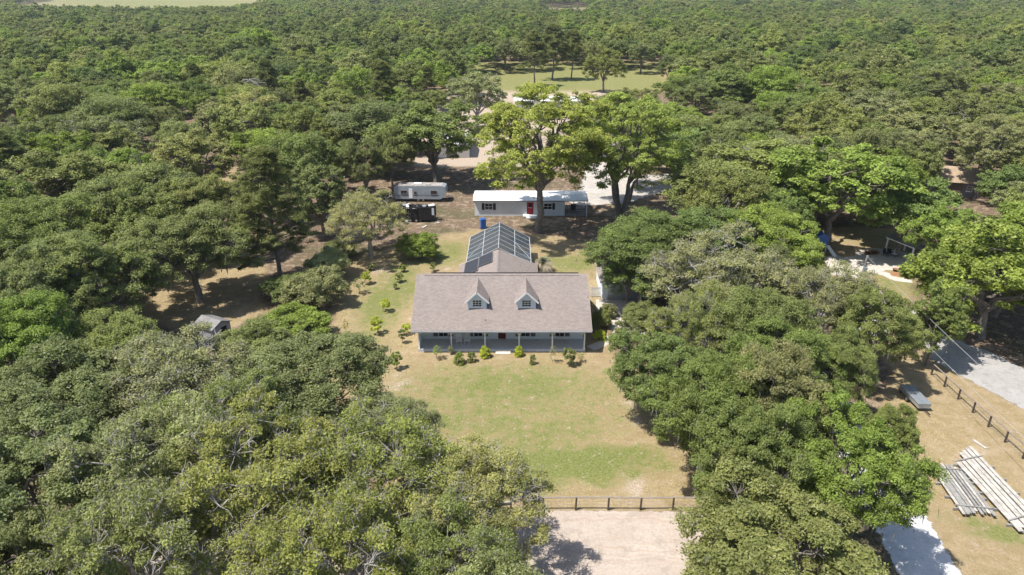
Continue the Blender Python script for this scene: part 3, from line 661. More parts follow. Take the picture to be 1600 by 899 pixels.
for i in range(34):
    x, y, z = rnd.uniform(-3.3, 3.2), rnd.uniform(.1, 2.4), 2.45 + rnd.uniform(-.1, .25); a = rnd.uniform(0, 3.14); l_ = rnd.uniform(.4, 1.1)
    v = Vector((math.cos(a), math.sin(a), rnd.uniform(-.3, .3))) * l_ / 2; pw = rnd.uniform(.2, .6)
    MB().bar(Vector((x, y, z)) - v, Vector((x, y, z)) + v, pw, .02, (rnd.uniform(-.5, .5), rnd.uniform(-.5, .5), 1)).build('roof_scrap', M['flower'] if rnd.random() < .45 else M['galv'] if rnd.random() < .4 else M['char'], bt)
for xx in (-.5, .5): wheel(bt, xx, .1, .33, .2, 'y')
def bucket(px, py, label, h=.4, m='white'):
    p_ = P(px, py); o = empty('bucket', p_, 0, label, 'bucket')
    MB().tube([(0, 0, 0), (0, 0, h)], [h * .36, h * .44], 14).build('body', M[m], o); MB().tube([(0, 0, h), (0, 0, h + .03)], h * .46, 14).build('rim', M[m], o)
bucket(636, 350, 'white bucket on the ground before the charred camper', .5); bucket(657, 346, 'grey drum leaning by the charred camper', .6, 'galv'); bucket(676, 341, 'pale small pail past the charred camper end', .45)
for i, (px, py, l_) in enumerate([(680, 348, 1.6), (612, 356, 1.2), (664, 355, 1.0)]):
    p_ = P(px, py); o = MB().bar((-l_ / 2, 0, .05), (l_ / 2, .2, .09), .25, .05).build('scrap_board', M['flower'], None, loc=p_, rot=(0, 0, -.6 + i * .7))
    tag(o, ['pale scrap board leaning past the charred camper', 'pale scrap board lying in the leaf litter', 'short pale board lying on dappled ground by the buckets'][i], 'board', 'scrap boards')
p_ = P(755, 357)
bl = empty('portable_toilet', (p_.x, p_.y, 0), R(12), 'blue plastic cabin standing behind the pool enclosure', 'cabin'); bl.scale = (.8, .8, .78)
MB().box(-.5, .5, -.5, .5, .1, 1.9).build('body', M['blue'], bl); MB().box(-.55, .55, -.55, .55, 0, .1).build('base', M['black'], bl)
MB().prism([(-.55, 1.9), (.55, 1.9), (.35, 2.1), (-.35, 2.1)][::-1], -.55, .55).build('roof', M['blue'], bl); MB().box(.505, .53, -.35, .35, .15, 1.8).build('door', M['trim'], bl)

# ------------------------------------------------------------------ garage, white fence, sheds, barns, neighbour house
gr = empty('garage', (14.2, 77.2, 0), 0, 'small pale garage with grey door under the oaks', 'garage')
wall_open(-3.0, 3.0, .03, 2.6, 0, .12, [(-2.3, 2.3, .03, 2.2)]).box(-3, -2.88, .12, 6, .03, 2.6).box(2.88, 3, .12, 6, .03, 2.6).box(-3, 3, 6, 6.12, .03, 2.6).build('wall', M['siding'], gr)
gd = MB()
dd = gd.box(-2.3, 2.3, .04, .08, .03, 2.2).build('garage_door', M['galv'], gr)
for i in range(4): MB().box(-2.25, 2.25, .02, .04, .08 + i * .54, .54 + i * .54).build('door_panel', M['galv'], dd)
for s_ in (-1, 1):
    pts = [(0, -.4, 3.9), (s_ * 3.4, -.4, 2.5), (s_ * 3.4, 6.5, 2.5), (0, 6.5, 3.9)]
    shingle_attrs(MB().slab(pts if s_ > 0 else pts[::-1], .1).build('roof_slope', M['shingle'], gr), 'y')
MB().add([(-3, .01, 2.6), (3, .01, 2.6), (0, .01, 3.75)], [(0, 1, 2)]).build('gable', M['siding'], gr)
wf = empty('picket_fence', (9.9, 78.0, 0), 0, 'short white picket fence between the house corner and garage', 'fence')
for i in range(3): MB().box(i * 1.0 - .05, i * 1.0 + .05, -.05, .05, 0, 1.5).build('post', M['white'], wf)
for z_ in (.35, 1.15): MB().box(-.05, 2.05, -.07, -.052, z_ - .05, z_ + .05).build('rail', M['white'], wf)
for i in range(13): MB().box(.06 + i * .15, .16 + i * .15, -.095, -.072, .08, 1.4).build('picket', M['white'], wf)
s0 = P(350, 534)
sh = empty('garden_shed', (s0.x, s0.y, 0), R(62), 'small grey shed with dark doorway below the big oaks', 'shed')
wall_open(-1.2, 1.2, 0.02, 2.0, 0, .08, [(-.1, .7, .02, 1.75)]).box(-1.2, -1.12, .08, 2.6, .02, 2.0).box(1.12, 1.2, .08, 2.6, .02, 2.0).box(-1.2, 1.2, 2.6, 2.68, .02, 2.0).add([(-1.2, .01, 2), (1.2, .01, 2), (0, .01, 2.5)], [(0, 1, 2)]).build('wall', M['shedwall'], sh)
MB().box(-.08, .68, .35, .37, .03, 1.75).build('doorway_dark_sheet', M['black'], sh)  # black sheet set back in the opening, painting the dark inside
for s_ in (-1, 1):
    pts = [(0, -.2, 2.62), (s_ * 1.4, -.2, 2.0), (s_ * 1.4, 2.9, 2.0), (0, 2.9, 2.62)]; MB().slab(pts if s_ > 0 else pts[::-1], .05).build('roof_sheet', M['oldmetal'], sh)
def barn(name, px, py, L, D, hgt, rise, rz, label, wallm, roofm, ndoor=2, win=3):
    p_ = P(px, py); o = empty(name, (p_.x, p_.y, 0), rz, label, 'barn' if 'barn' in name else 'house')
    hs = [(-L / 2 + L * (i + .5) / ndoor - 1.2, -L / 2 + L * (i + .5) / ndoor + 1.2, .02, 2.5) for i in range(ndoor)]
    wall_open(-L / 2, L / 2, .02, hgt, 0, .15, hs).box(-L / 2, -L / 2 + .15, .15, D, .02, hgt).box(L / 2 - .15, L / 2, .15, D, .02, hgt).box(-L / 2, L / 2, D, D + .15, .02, hgt).build('wall', wallm, o)
    for h in hs: MB().box(h[0], h[1], .06, .1, .02, 2.5).build('door', M['shutter'], o)
    for i in range(win): xx = -L / 2 + L * (i + .5) / win + 1.9; (window(o, xx - .4, xx + .4, 1.2, 2.1, -.055, 2, 2) if xx + .5 < L / 2 else None)
    for s_ in (0, 1):
        ya, yb, za, zb = (-.5, D / 2, hgt - .02, hgt + rise) if s_ == 0 else (D / 2, D + .6, hgt + rise, hgt - .02)
        MB().slab([(-L / 2 - .4, ya, za), (L / 2 + .4, ya, za), (L / 2 + .4, yb, zb), (-L / 2 - .4, yb, zb)], .08).build('roof_sheet', roofm, o)
    for s_ in (-1, 1): x = s_ * L / 2; MB().add([(x, .1, hgt), (x, D, hgt), (x, D / 2, hgt + rise - .1)], [(0, 1, 2)]).build('gable', wallm, o)
    return o
barn('barn', 985, 252, 26, 9, 3.6, 1.5, R(-3), 'white barn with pale metal roof half hidden by the tall tree', M['barnwall'], M['wroof'], 3, 3)
barn('barn', 706, 247, 8, 14, 3.2, 1.2, R(4), 'narrow white metal-roofed barn beyond the trailers', M['barnwall'], M['wroof'], 1, 1)
barn('barn', 855, 172, 20, 6, 2.8, .9, R(0), 'low white stable roof at the far edge of the sandy lot', M['barnwall'], M['wroof'], 3, 3)
barn('neighbour_house', 1512, 309, 16, 9, 2.7, 1.9, R(-22), 'brown house with tan roof among trees beyond the patio', M['brownwall'], M['tanroof'], 1, 4)
pv = P(1417, 402)
pav = empty('pavilion', (pv.x, pv.y, 0), R(20), 'grey roofed open pavilion beside the curved patio', 'pavilion')
for s_ in (-1, 1):
    pts = [(0, -2.4, 3.3), (s_ * 2.0, -2.4, 2.5), (s_ * 2.0, 2.4, 2.5), (0, 2.4, 3.3)]; MB().slab(pts if s_ > 0 else pts[::-1], .06).build('roof_sheet', M['greyroof'], pav)
    MB().box(s_ * 2.03 - .03, s_ * 2.03 + .03, -2.4, 2.4, 2.36, 2.5).build('fascia', M['white'], pav)
    for t_ in (-1, 1): MB().box(s_ * 1.85 - .08, s_ * 1.85 + .08, t_ * 2.2 - .08, t_ * 2.2 + .08, 0, 2.5).build('post', M['white'], pav)
def patio_chair(px, py, rz, label, m='black'):
    p_ = P(px, py); t = empty('patio_chair', p_, rz, label, 'chair', 'patio chairs')
    MB().box(-.3, .3, -.3, .3, .38, .46).build('seat', M[m], t); MB().bar((0, .3, .46), (0, .42, 1.0), .58, .06, (0, 1, 0)).build('backrest', M[m], t)
    for a in (-1, 1):
        for b in (-1, 1): MB().box(a * .26 - .03, a * .26 + .03, b * .26 - .03, b * .26 + .03, 0, .38).build('leg', M['black'], t)
for i, (a, b, r_) in enumerate([(1384, 400, .5), (1390, 398, 2.2), (1397, 401, -1.0), (1402, 398, 3.0)]):
    patio_chair(a, b, r_, ['black chair on the patio closest to the mulch bed', 'black chair on the patio, second from the mulch bed', 'white chair on the patio beside the pavilion', 'black chair on the patio right against the pavilion posts'][i], 'white' if i == 2 else 'black')
def tub(name, px, py, label, parts):
    o = empty(name, P(px, py), 0, label, 'playset' if 'play' in name else 'fire pit')
    for nm, mb, m in parts: mb.build(nm, M[m], o)
    return o
tub('fire_pit', 1412, 427, 'dark round fire pit in the mulch bed', [('bowl', MB().tube([(0, 0, .0), (0, 0, .25), (0, 0, .5)], [.35, .6, .65], 16), 'char'), ('rim', MB().tube([(0, 0, .5), (0, 0, .55)], .7, 16), 'char')])
for i, (a, b) in enumerate([(1356, 396), (1366, 395.5), (1400, 424)]):
    tub('fire_ring', a, b, ['low dark planter bowl in the oval mulch bed by the lawn', 'low dark planter bowl in the oval mulch bed by the patio', 'low dark bowl beside the round fire pit'][i], [('bowl', MB().tube([(0, 0, .0), (0, 0, .3)], [.3, .5], 14), 'char'), ('soil', MB().tube([(0, 0, .3), (0, 0, .34)], .44, 14), 'mulch')])
tub('playset', 1278, 392, 'blue plastic play cabin beside the leaning trunk', [('cabin', MB().box(-.9, .9, -.7, .7, 1.0, 2.3), 'blue'), ('roof', MB().prism([(-1.1, 2.3), (1.1, 2.3), (0, 3.0)][::-1], -.9, .9), 'blue'), ('leg', MB().box(-.85, -.75, -.65, -.55, 0, 1), 'white'), ('leg', MB().box(.75, .85, -.65, -.55, 0, 1), 'white'), ('leg', MB().box(.75, .85, .55, .65, 0, 1), 'white'), ('leg', MB().box(-.85, -.75, .55, .65, 0, 1), 'white'), ('slide', MB().bar((.9, -.7, 1.1), (1.4, -2.6, .1), .6, .06), 'white')])

# ------------------------------------------------------------------ cars under the trees
def car(px, py, rz, label, paint, kind='suv'):
    t = empty('parked_car', P(px, py), rz, label, 'car', 'cars parked under the oaks'); L = 2.35; W = .92
    body = [(-L, .35), (-L, .80), (-L + .1, 1.0), (-L + 1.0, 1.05), (1.0, 1.08), (L - .08, 1.02), (L, .7), (L, .35)]
    def arch(prof):
        out = []
        for c in (-1.42, 1.45):
            pass
        return prof
    b = MB().prism(body, -W, W).build('body', M[paint], t)
    if kind == 'suv': cab = [(-1.35, 1.07), (-.65, 1.62), (1.75, 1.66), (2.2, 1.06)]
    else: cab = [(-1.2, 1.07), (-.55, 1.68), (.55, 1.68), (.75, 1.07)]
    m = MB(); k = len(cab); vs = []
    for s_ in (-1, 1): vs += [(x, s_ * (W - .04 - .16 * (z - 1.07) / .6), z) for x, z in cab]
    m.add(vs, [tuple(range(k)), tuple(range(2 * k - 1, k - 1, -1))] + [(i, (i + 1) % k, (i + 1) % k + k, i + k) for i in range(k)]); cb = m.build('cabin', M[paint], t)
    for s_ in (-1, 1):   # side glass
        y0, y1 = s_ * (W - .045 + .012), s_ * (W - .045 - .13 + .012)
        xs = [(-1.0, -.6, -.15, -.15), (-.08, -.08, .85, .85), (.92, .92, 1.6, 1.85)] if kind == 'suv' else [(-.85, -.5, 0, 0), (.06, .06, .48, .6)]
        for (xa, xb, xc, xd) in xs: MB().add([(xa, y0, 1.13), (xb, y1, 1.58), (xc, y1, 1.58), (xd, y0, 1.13)], [(0, 1, 2, 3)]).build('side_window', M['glass'], t)
    f0, f1 = cab[0], cab[1]; MB().add([(f0[0] + .04 - .02, -.75, 1.12), (f1[0] - .05 - .02, -.62, 1.6), (f1[0] - .05 - .02, .62, 1.6), (f0[0] + .04 - .02, .75, 1.12)], [(0, 1, 2, 3)]).build('windscreen', M['glass'], t)
    f0, f1 = cab[3], cab[2]; MB().add([(f0[0] - .02 + .015, -.75, 1.12), (f1[0] + .05 + .015, -.62, 1.6), (f1[0] + .05 + .015, .62, 1.6), (f0[0] - .02 + .015, .75, 1.12)], [(0, 1, 2, 3)]).build('rear_window', M['glass'], t)
    if kind == 'pickup': MB().box(.95, 2.25, -.78, .78, 1.085, 1.10).build('bed_liner', M['black'], t)
    for x in (-1.42, 1.45):
        for s_ in (-1, 1): wheel(t, x, s_ * (W - .1), .36, .24, 'y')
    for s_ in (-1, 1):
        MB().box(-L - .012, -L + .1, s_ * .68 - .17, s_ * .68 + .17, .7, .86).build('headlight', M['headlamp'], t); MB().box(L - .06, L + .012, s_ * .78 - .1, s_ * .78 + .1, .6, .92).build('taillight', M['taillamp'], t)
        MB().box(-.95, -.8, s_ * 1.0 - .1, s_ * 1.0 + .1, 1.1, 1.25).build('mirror', M[paint], t)
    MB().box(-L - .05, -L + .05, -.85, .85, .36, .58).build('bumper', M['black'], t); MB().box(L - .05, L + .05, -.85, .85, .36, .58).build('bumper', M['black'], t)
    return t
car(1243, 549, R(60), 'white pickup truck on the gravel drive beneath the oaks', 'carwhite', 'pickup')
car(1313, 500, R(15), 'dark car with pale windscreen under the mossy oaks', 'cardark', 'suv')
car(1226, 522, R(50), 'white sport utility car parked behind the pickup', 'carwhite', 'suv')
car(1352, 522, R(-35), 'white car under the olive oak by the gravel road bend', 'carwhite', 'suv')

# ------------------------------------------------------------------ fences
def post_fence(name, pts, h, label, npost_from=None, rail_h=.12, wires=4, postw=.12, rails=(1.0,), railm='rail'):
    o = empty(name, (pts[0].x, pts[0].y, 0), 0, label, 'fence'); rr = random.Random(len(pts)); b = pts[0]
    tops = []
    for p in pts:
        q = Vector((p.x - b.x, p.y - b.y, 0)); hh = h * rr.uniform(.97, 1.04); lean = Vector((rr.uniform(-.03, .03), rr.uniform(-.03, .03), 0))
        MB().bar(q, q + lean + Vector((0, 0, hh)), postw, postw).build('post', M['post'], o); tops.append(q + lean)
    for i in range(len(tops) - 1):
        for f in rails:
            a, c = tops[i].copy(), tops[i + 1].copy(); dz = h * f
            if f == 1.0: MB().bar(a + Vector((0, 0, dz + .045 + rr.uniform(-.01, .02))), c + Vector((0, 0, dz + .045 + rr.uniform(-.01, .02))), rail_h, .045).build('rail', M[railm], o)
            else:
                n = (c - a).cross(Vector((0, 0, 1))).normalized() * (postw / 2 + .015)
                MB().bar(a + n + Vector((0, 0, dz)), c + n + Vector((0, 0, dz)), .03, .12).build('rail', M[railm], o)
    if wires:
        wm = MB()
        for i in range(len(tops) - 1):
            for j in range(wires): z = .12 + (h - .2) * j / (wires - 1); wm.bar(tops[i] + Vector((0, .07, z)), tops[i + 1] + Vector((0, .07, z)), .006, .006)
            L = (tops[i + 1] - tops[i]).length
            for j in range(1, int(L / .3)): q = tops[i].lerp(tops[i + 1], j * .3 / L) + Vector((0, .07, 0)); wm.bar(q + Vector((0, 0, .1)), q + Vector((0, 0, h - .05)), .005, .005)
        wm.build('wire_mesh', M['meshwire'], o)
    return o
fx0 = P(849, 797); sp = (P(1051, 797).x - fx0.x) / 4
post_fence('paddock_fence', [Vector((fx0.x + sp * i, fx0.y, 0)) for i in range(-5, 8)], 1.13, 'low wooden rail and wire fence along the front lawn')
pa, pb = P(1455, 586), P(1597.4, 717); n_ = 6; dv = (pb - pa) / n_
post_fence('paddock_fence', [pa + dv * i for i in range(0, 9)], 1.15, 'wooden rail fence between dry verge and gravel road')
fa, fb_ = P(770, 107), P(868, 104); post_fence('field_fence', [fa.lerp(fb_, i / 12) for i in range(13)], 1.4, 'dark board fence round the far green field by the pines', wires=0, rails=(1.0, .65, .3), postw=.2, railm='post')
fa, fb_ = P(975, 107), P(1034, 105); post_fence('field_fence', [fa.lerp(fb_, i / 8) for i in range(9)], 1.4, 'dark board fence at the far sandy paddock under a lone tree', wires=0, rails=(1.0, .65, .3), postw=.2, railm='post')

# ------------------------------------------------------------------ plank platforms, metal trailer box, pole and wires
def platform(c0, c1, c2, nplank, extra, label, beams, seed, m='wood_old'):
    """c0 near-left end, c1 far end of the same long edge, c2 the other corner at c0's end (pixels)"""
    rr = random.Random(seed); a, b, c = P(*c0), P(*c1), P(*c2); L = (b - a).length; ux = (b - a).normalized(); W = abs((c - a).cross(ux).z)
    side = 1 if ux.cross(c - a).z > 0 else -1
    o = empty('plank_platform', a, math.atan2(ux.y, ux.x), label, 'planks', 'plank platforms on the dry grass')
    for i in range(nplank):
        y = side * W * (i + .5) / nplank; x0 = rr.uniform(-.35, .35) + extra * i; w_ = W / nplank * rr.uniform(.62, .9)
        gap = rr.random() < .16
        z = .30 + rr.uniform(0, .05)
        MB().bar((x0, y + rr.uniform(-.03, .03), z), (x0 + L * rr.uniform(.93, 1.04), y + rr.uniform(-.05, .05), z + rr.uniform(-.02, .04)), w_, .05).build('plank', M[m] if rr.random() < .75 else M['wood_grey'], o)
    for f in beams:
        x = L * f; MB().bar((x, side * -.25, .13), (x + rr.uniform(-.3, .3), side * (W + .3), .13), .12, .2).build('crossbeam', M['wood_grey'], o)
    for f in (beams[0], beams[-1]):
        x = L * f + .15; MB().bar((x, side * -.1, .40), (x + rr.uniform(-.2, .2) + extra * nplank * .5, side * (W * .97), .42), .1, .08).build('top_batten', M['wood_grey'], o)
    return o
platform((1500, 806), (1446, 729), (1550, 803), 9, 0.0, 'stack of weathered grey planks with short crossbeams near the oaks', (.1, .33, .6, .85), 3)
platform((1586, 833), (1487, 721), (1625, 815), 6, 0.25, 'longer stack of weathered grey boards closer to the rail fence', (.08, .28, .5, .7, .92), 8)
rr = random.Random(11)
for i, (a, b, w_, lb) in enumerate([((1614, 802), (1516, 709), .5, 'broad pale board lying on the grass along the longer plank stack'), ((1520, 688), (1541, 702), .22, 'short pale offcut board on the sandy patch above the planks')]):
    A, B = P(*a), P(*b); o = MB().bar((0, 0, .06), B - A + Vector((0, 0, .06)), w_, .06).build('loose_board', M['wood_old'], None, loc=A); tag(o, lb, 'board')
ca, cb_ = P(1440, 641), P(1416, 616); ang = math.atan2((cb_ - ca).y, (cb_ - ca).x)
bt2 = empty('metal_trailer', ca.lerp(cb_, .5), ang, 'small galvanised box trailer with ribbed lid on the dry verge', 'trailer')
TL = 1.6
MB().box(-TL, TL, -.55, .55, .35, .80).build('box', M['galv'], bt2)
MB().box(-TL - .03, TL + .03, -.62, -.01, .803, .84).build('lid', M['galv'], bt2); MB().box(-TL - .03, TL + .03, .01, .62, .803, .84).build('lid', M['galv'], bt2)
for i in range(4): MB().box(-TL - .02, TL + .02, -.5 + i * .32, -.44 + i * .32, .842, .87).build('lid_rib', M['galv'], bt2)
for s_ in (-1, 1): wheel(bt2, 0.1, s_ * .66, .28, .16, 'y')
MB().bar((-TL, 0, .32), (-TL - 1.0, 0, .32), .07, .08).build('drawbar', M['black'], bt2); MB().box(TL, TL + .03, -.5, .5, .4, .75).build('end_panel', M['shutter'], bt2)
for s_ in (-1, 1): MB().box(TL - .15, TL - .05, s_ * .5 - .04, s_ * .5 + .04, 0, .35).build('leg', M['black'], bt2)
pb_ = P(1333, 480); PH = 6.7
up = empty('utility_pole', (pb_.x, pb_.y, 0), 0, 'grey wooden utility pole rising through the mossy oaks by the patio', 'pole')
MB().tube([(0, 0, -.1), (.35, 0, PH)], [.16, .12], 10).build('shaft', M['wood_grey'], up); MB().bar((-.1, 0, PH - .7), (.8, 0, PH - .7), .1, .1).build('bracket', M['post'], up)
MB().tube([(.34, -.2, PH - 2.2), (.34, -.2, PH - 1.4)], .2, 12).build('transformer', M['galv'], up)
for i, (z0, e) in enumerate([(PH - .1, (1720, 742)), (PH - 2.9, (1720, 795))]):
    A = Vector((pb_.x + .35, pb_.y, z0)); B = P(e[0], e[1], 5.6 - i * 1.4); pts = []
    for j in range(21): t = j / 20; q = A.lerp(B, t); q.z -= 4 * .35 * t * (1 - t); pts.append(q - A)
    o = MB().tube(pts, .018, 5).build('overhead_wire', M['wire'], None, loc=A); tag(o, ['upper pale overhead wire slanting down past the rail fence', 'lower pale overhead wire slanting down past the rail fence'][i], 'wire', 'overhead wires')

# ------------------------------------------------------------------ vegetation generators
def unit(v): return v / (np.linalg.norm(v, axis=-1, keepdims=True) + 1e-9)
def leaves_mesh(name, rg, C, CR, nleaf, ll, lw, m, flat=.62, upb=.6, shell=.45, jitter=.75, needle=False):
    """C: clump centres (n,3), CR: clump radii; a cloud of small leaf faces around every clump"""
    n = len(C); tot = n * nleaf; ci = np.repeat(np.arange(n), nleaf)
    d = unit(rg.normal(size=(tot, 3))); d[:, 2] = np.where(d[:, 2] < -.25, -d[:, 2] * .6, d[:, 2]); d = unit(d)
    r = (shell + (1 - shell) * rg.random(tot) ** .6) * (0.75 + .5 * rg.random(tot) ** 2)
    pos = C[ci] + d * (r * CR[ci])[:, None] * np.array([1, 1, flat])
    nrm = unit(d * .45 + np.array([0, 0, upb]) + rg.normal(size=(tot, 3)) * jitter * .6)
    t = unit(np.cross(nrm, rg.normal(size=(tot, 3)))) if not needle else unit(d + rg.normal(size=(tot, 3)) * .5)
    b = unit(np.cross(nrm, t))
    L = (ll * (0.6 + .8 * rg.random(tot)))[:, None]; W = (lw * (0.6 + .8 * rg.random(tot)))[:, None]
    V = np.empty((tot, 3, 3)); V[:, 0] = pos - t * L * .5 + b * W * .5; V[:, 1] = pos - t * L * .5 - b * W * .5; V[:, 2] = pos + t * L * .5
    FA = np.arange(tot * 3).reshape(-1, 3)
    cv = np.repeat(np.clip(.5 + .28 * rg.normal(size=n), 0, 1)[ci], 3); lv = np.repeat(rg.random(tot), 3)
    return npmesh(name, V.reshape(-1, 3), FA, m, dict(cv=cv, lv=lv))
def tubes(segs, n=5):
    """segs: list of (pts (k,3), radii k) -> merged verts, quads"""
    VV = []; FF = []; off = 0
    for pts, rad in segs:
        pts = np.asarray(pts, float); k = len(pts); nn = n if rad[0] > .05 else 3
        d = unit(np.gradient(pts, axis=0)); ref = np.where(np.abs(d[:, 2:3]) < .9, np.array([[0, 0, 1.]]), np.array([[1., 0, 0]]))
        a = unit(np.cross(d, ref)); b = np.cross(d, a); th = np.arange(nn) * 2 * np.pi / nn
        ring = pts[:, None] + (a[:, None] * np.cos(th)[None, :, None] + b[:, None] * np.sin(th)[None, :, None]) * np.asarray(rad)[:, None, None]
        VV.append(ring.reshape(-1, 3)); i0 = off + np.arange(k - 1)[:, None] * nn; j = np.arange(nn)[None]
        FF.append(np.stack([i0 + j, i0 + (j + 1) % nn, i0 + nn + (j + 1) % nn, i0 + nn + j], -1).reshape(-1, 4)); off += k * nn
    return np.concatenate(VV), np.concatenate(FF)
def limb(a, b, r0, r1, rg, k=6, sag=.12, wob=.06):
    a, b = np.asarray(a, float), np.asarray(b, float); t = np.linspace(0, 1, k)[:, None]; L = np.linalg.norm(b - a)
    p = a + (b - a) * t; p[:, 2:3] += np.sin(t * np.pi) * L * sag * rg.uniform(.3, 1.2); p[1:-1] += rg.normal(size=(k - 2, 3)) * L * wob
    return p, r0 + (r1 - r0) * t[:, 0] ** .8
def dome_dirs(n, rg, zmin=-.25):
    i = np.arange(n) + .5; z = 1 - (1 - zmin) * i / n; ph = i * 2.39996 + rg.uniform(0, 6.28); s = np.sqrt(1 - z * z)
    d = np.stack([s * np.cos(ph), s * np.sin(ph), z], -1); return unit(d + rg.normal(size=d.shape) * .13)
PROTO = {}
def make_tree(key, seed, R0, H0, nl, ns, nleaf, ll, lw, leafm='leaf', barkm='bark', cb=.32, trunk=.42, lobe=(.27, .42), cr=(.34, .55), twig=0, moss=0, fork=.24,
              kind='oak', flat=.8, zmin=-.45, multi=1, jitter=.7, dead=0, shell=.35):
    rg = np.random.default_rng(seed); segs = []; C = []; CRs = []; ctr = np.array([0, 0, H0 * (cb + (1 - cb) * .42)]); rz_up = H0 - ctr[2]; rz_dn = ctr[2] - H0 * cb * .75
    if kind == 'pine':
        segs.append((np.stack([rg.normal(size=8) * .12, rg.normal(size=8) * .12, np.linspace(0, H0 * .97, 8)], -1), np.linspace(trunk, .05, 8)))
        LC = []; LR = []
        for i in range(nl):
            f = rg.random() ** .75; z = H0 * (cb + (1 - cb) * f); rr_ = R0 * (1 - f) ** .55 * rg.uniform(.35, 1.0) if f < .95 else 0; a = rg.uniform(0, 6.28)
            LC.append([rr_ * math.cos(a), rr_ * math.sin(a), z + rr_ * .12]); LR.append(R0 * rg.uniform(.2, .34))
        LC = np.array(LC); LR = np.array(LR); dirs = unit(LC - np.array([0, 0, H0 * .5]))
        for c in LC: segs.append(limb([0, 0, max(c[2] - np.hypot(c[0], c[1]) * .35, H0 * .2)], c, .07, .025, rg, 5, .05))
    else:
        dirs = dome_dirs(nl, rg, zmin); LR = R0 * rg.uniform(lobe[0], lobe[1], nl)
        ext = np.stack([R0 - LR * .85, R0 - LR * .85, np.where(dirs[:, 2] > 0, rz_up, rz_dn) - LR * .55], -1)
        asym = 1 + .18 * np.sin(np.arctan2(dirs[:, 1], dirs[:, 0]) * 2 + rg.uniform(0, 6)) + rg.normal(size=nl) * .11
        LC = ctr + dirs * ext * asym[:, None] * rg.uniform(.74, 1.08, nl)[:, None]
        forks = []
        for q in range(multi):
            a = q * 6.28 / max(multi, 1) + rg.uniform(0, 1); o = np.array([math.cos(a), math.sin(a), 0]) * (.35 if multi > 1 else 0)
            tip = o * (4.0 if multi > 1 else 1) + np.array([rg.normal() * .25, rg.normal() * .25, H0 * fork * rg.uniform(.9, 1.2)]); base = o * .8
            segs.append(limb(base - np.array([0, 0, .1]), tip, trunk, trunk * .72, rg, 5, .0, .012)); forks.append(tip)
        forks = np.array(forks); nmain = max(4, nl // 3)
        main = []
        for q in range(nmain):
            dq = dirs[q * nl // nmain]; mid = ctr + dq * ext[q * nl // nmain] * .5 - np.array([0, 0, rz_up * .12]); fk = forks[np.argmin(np.linalg.norm(forks - mid, axis=1))]
            segs.append(limb(fk, mid, trunk * .55, trunk * .28, rg, 6, .08, .05)); main.append(mid)
        main = np.array(main)
        for c, lr in zip(LC, LR):
            mm = main[np.argmin(np.linalg.norm(main - c, axis=1))]; segs.append(limb(mm, c, trunk * .27, trunk * .09, rg, 6, .06, .06))
    for c, dd, lr in zip(LC, dirs, LR):
        sdirs = unit(rg.normal(size=(ns, 3)) + dd * .55 + np.array([0, 0, .45])); rad = lr * rg.uniform(.55, 1.0, ns)
        cc = c + sdirs * rad[:, None] * np.array([1, 1, .85]); C.append(cc); CRs.append(lr * rg.uniform(cr[0], cr[1], ns))
        if ns >= 5:
            for j in range(ns):
                if rg.random() < .75: segs.append(limb(c, cc[j], max(.035, trunk * .07), .018, rg, 4, .05, .08))
                if twig and rg.random() < twig:
                    for _ in range(6):
                        s0_ = cc[j]; e = s0_ + unit(rg.normal(size=3) + np.array([0, 0, .6])) * lr * rg.uniform(.2, .42); segs.append(limb(s0_, e, .032, .012, rg, 3, .0, .15))
    C = np.concatenate(C); CRs = np.concatenate(CRs)
    V, FA = tubes(segs); wood = npmesh('trunk', V, FA, M[barkm], smooth=True)
    if dead: pick = rg.random(len(C)) > dead; C, CRs = C[pick], CRs[pick]
    leaf = leaves_mesh('crown', rg, C, CRs, nleaf, ll, lw, M[leafm], flat, needle=(kind == 'pine'), jitter=jitter, shell=shell)
    mo = None
    if moss:
        lowi = np.where(C[:, 2] < np.quantile(C[:, 2], .75))[0]; k = moss; pi = rg.choice(lowi, k); base = C[pi] + rg.normal(size=(k, 3)) * CRs[pi][:, None] * .6
        L = rg.uniform(.3, 1.0, k)[:, None]; a = rg.uniform(0, 6.28, k); b = np.stack([np.cos(a), np.sin(a), 0 * a], -1) * rg.uniform(.04, .12, k)[:, None]
        V = np.empty((k, 3, 3)); V[:, 0] = base + b; V[:, 1] = base - b; V[:, 2] = base + rg.normal(size=(k, 3)) * .08 - L * np.array([0, 0, 1.]); mo = npmesh('moss', V.reshape(-1, 3), np.arange(k * 3).reshape(-1, 3), M['moss'])
    PROTO[key] = dict(wood=wood, leaf=leaf, moss=mo, R=R0, H=H0)
# near, full detail
make_tree('oakA', 1, 6.5, 11, 24, 20, 215, .18, .11, cr=(.22, .40), moss=500)
make_tree('oakB', 2, 6.5, 11, 19, 24, 220, .18, .11, cr=(.20, .38), lobe=(.28, .46), moss=700)
make_tree('oakC', 3, 6.5, 10, 30, 16, 215, .18, .11, cr=(.24, .42), lobe=(.2, .36), moss=500)
make_tree('oakS', 4, 6.5, 10, 24, 17, 150, .18, .10, barkm='barkpale', twig=.8, cr=(.2, .38), dead=.15, shell=.3)
make_tree('oakT', 5, 6.5, 10, 21, 19, 145, .18, .10, barkm='barkpale', twig=.9, cr=(.2, .38), dead=.2, lobe=(.26, .45), shell=.3)
make_tree('tall', 6, 9, 21, 54, 15, 120, .26, .15, trunk=.55, cb=.40, lobe=(.17, .29), zmin=-.75, fork=.28, cr=(.24, .44), dead=.08)
make_tree('tallM', 7, 9, 20, 52, 15, 120, .26, .15, trunk=.42, cb=.32, lobe=(.17, .29), zmin=-.75, fork=.24, multi=4, cr=(.24, .44), dead=.06)
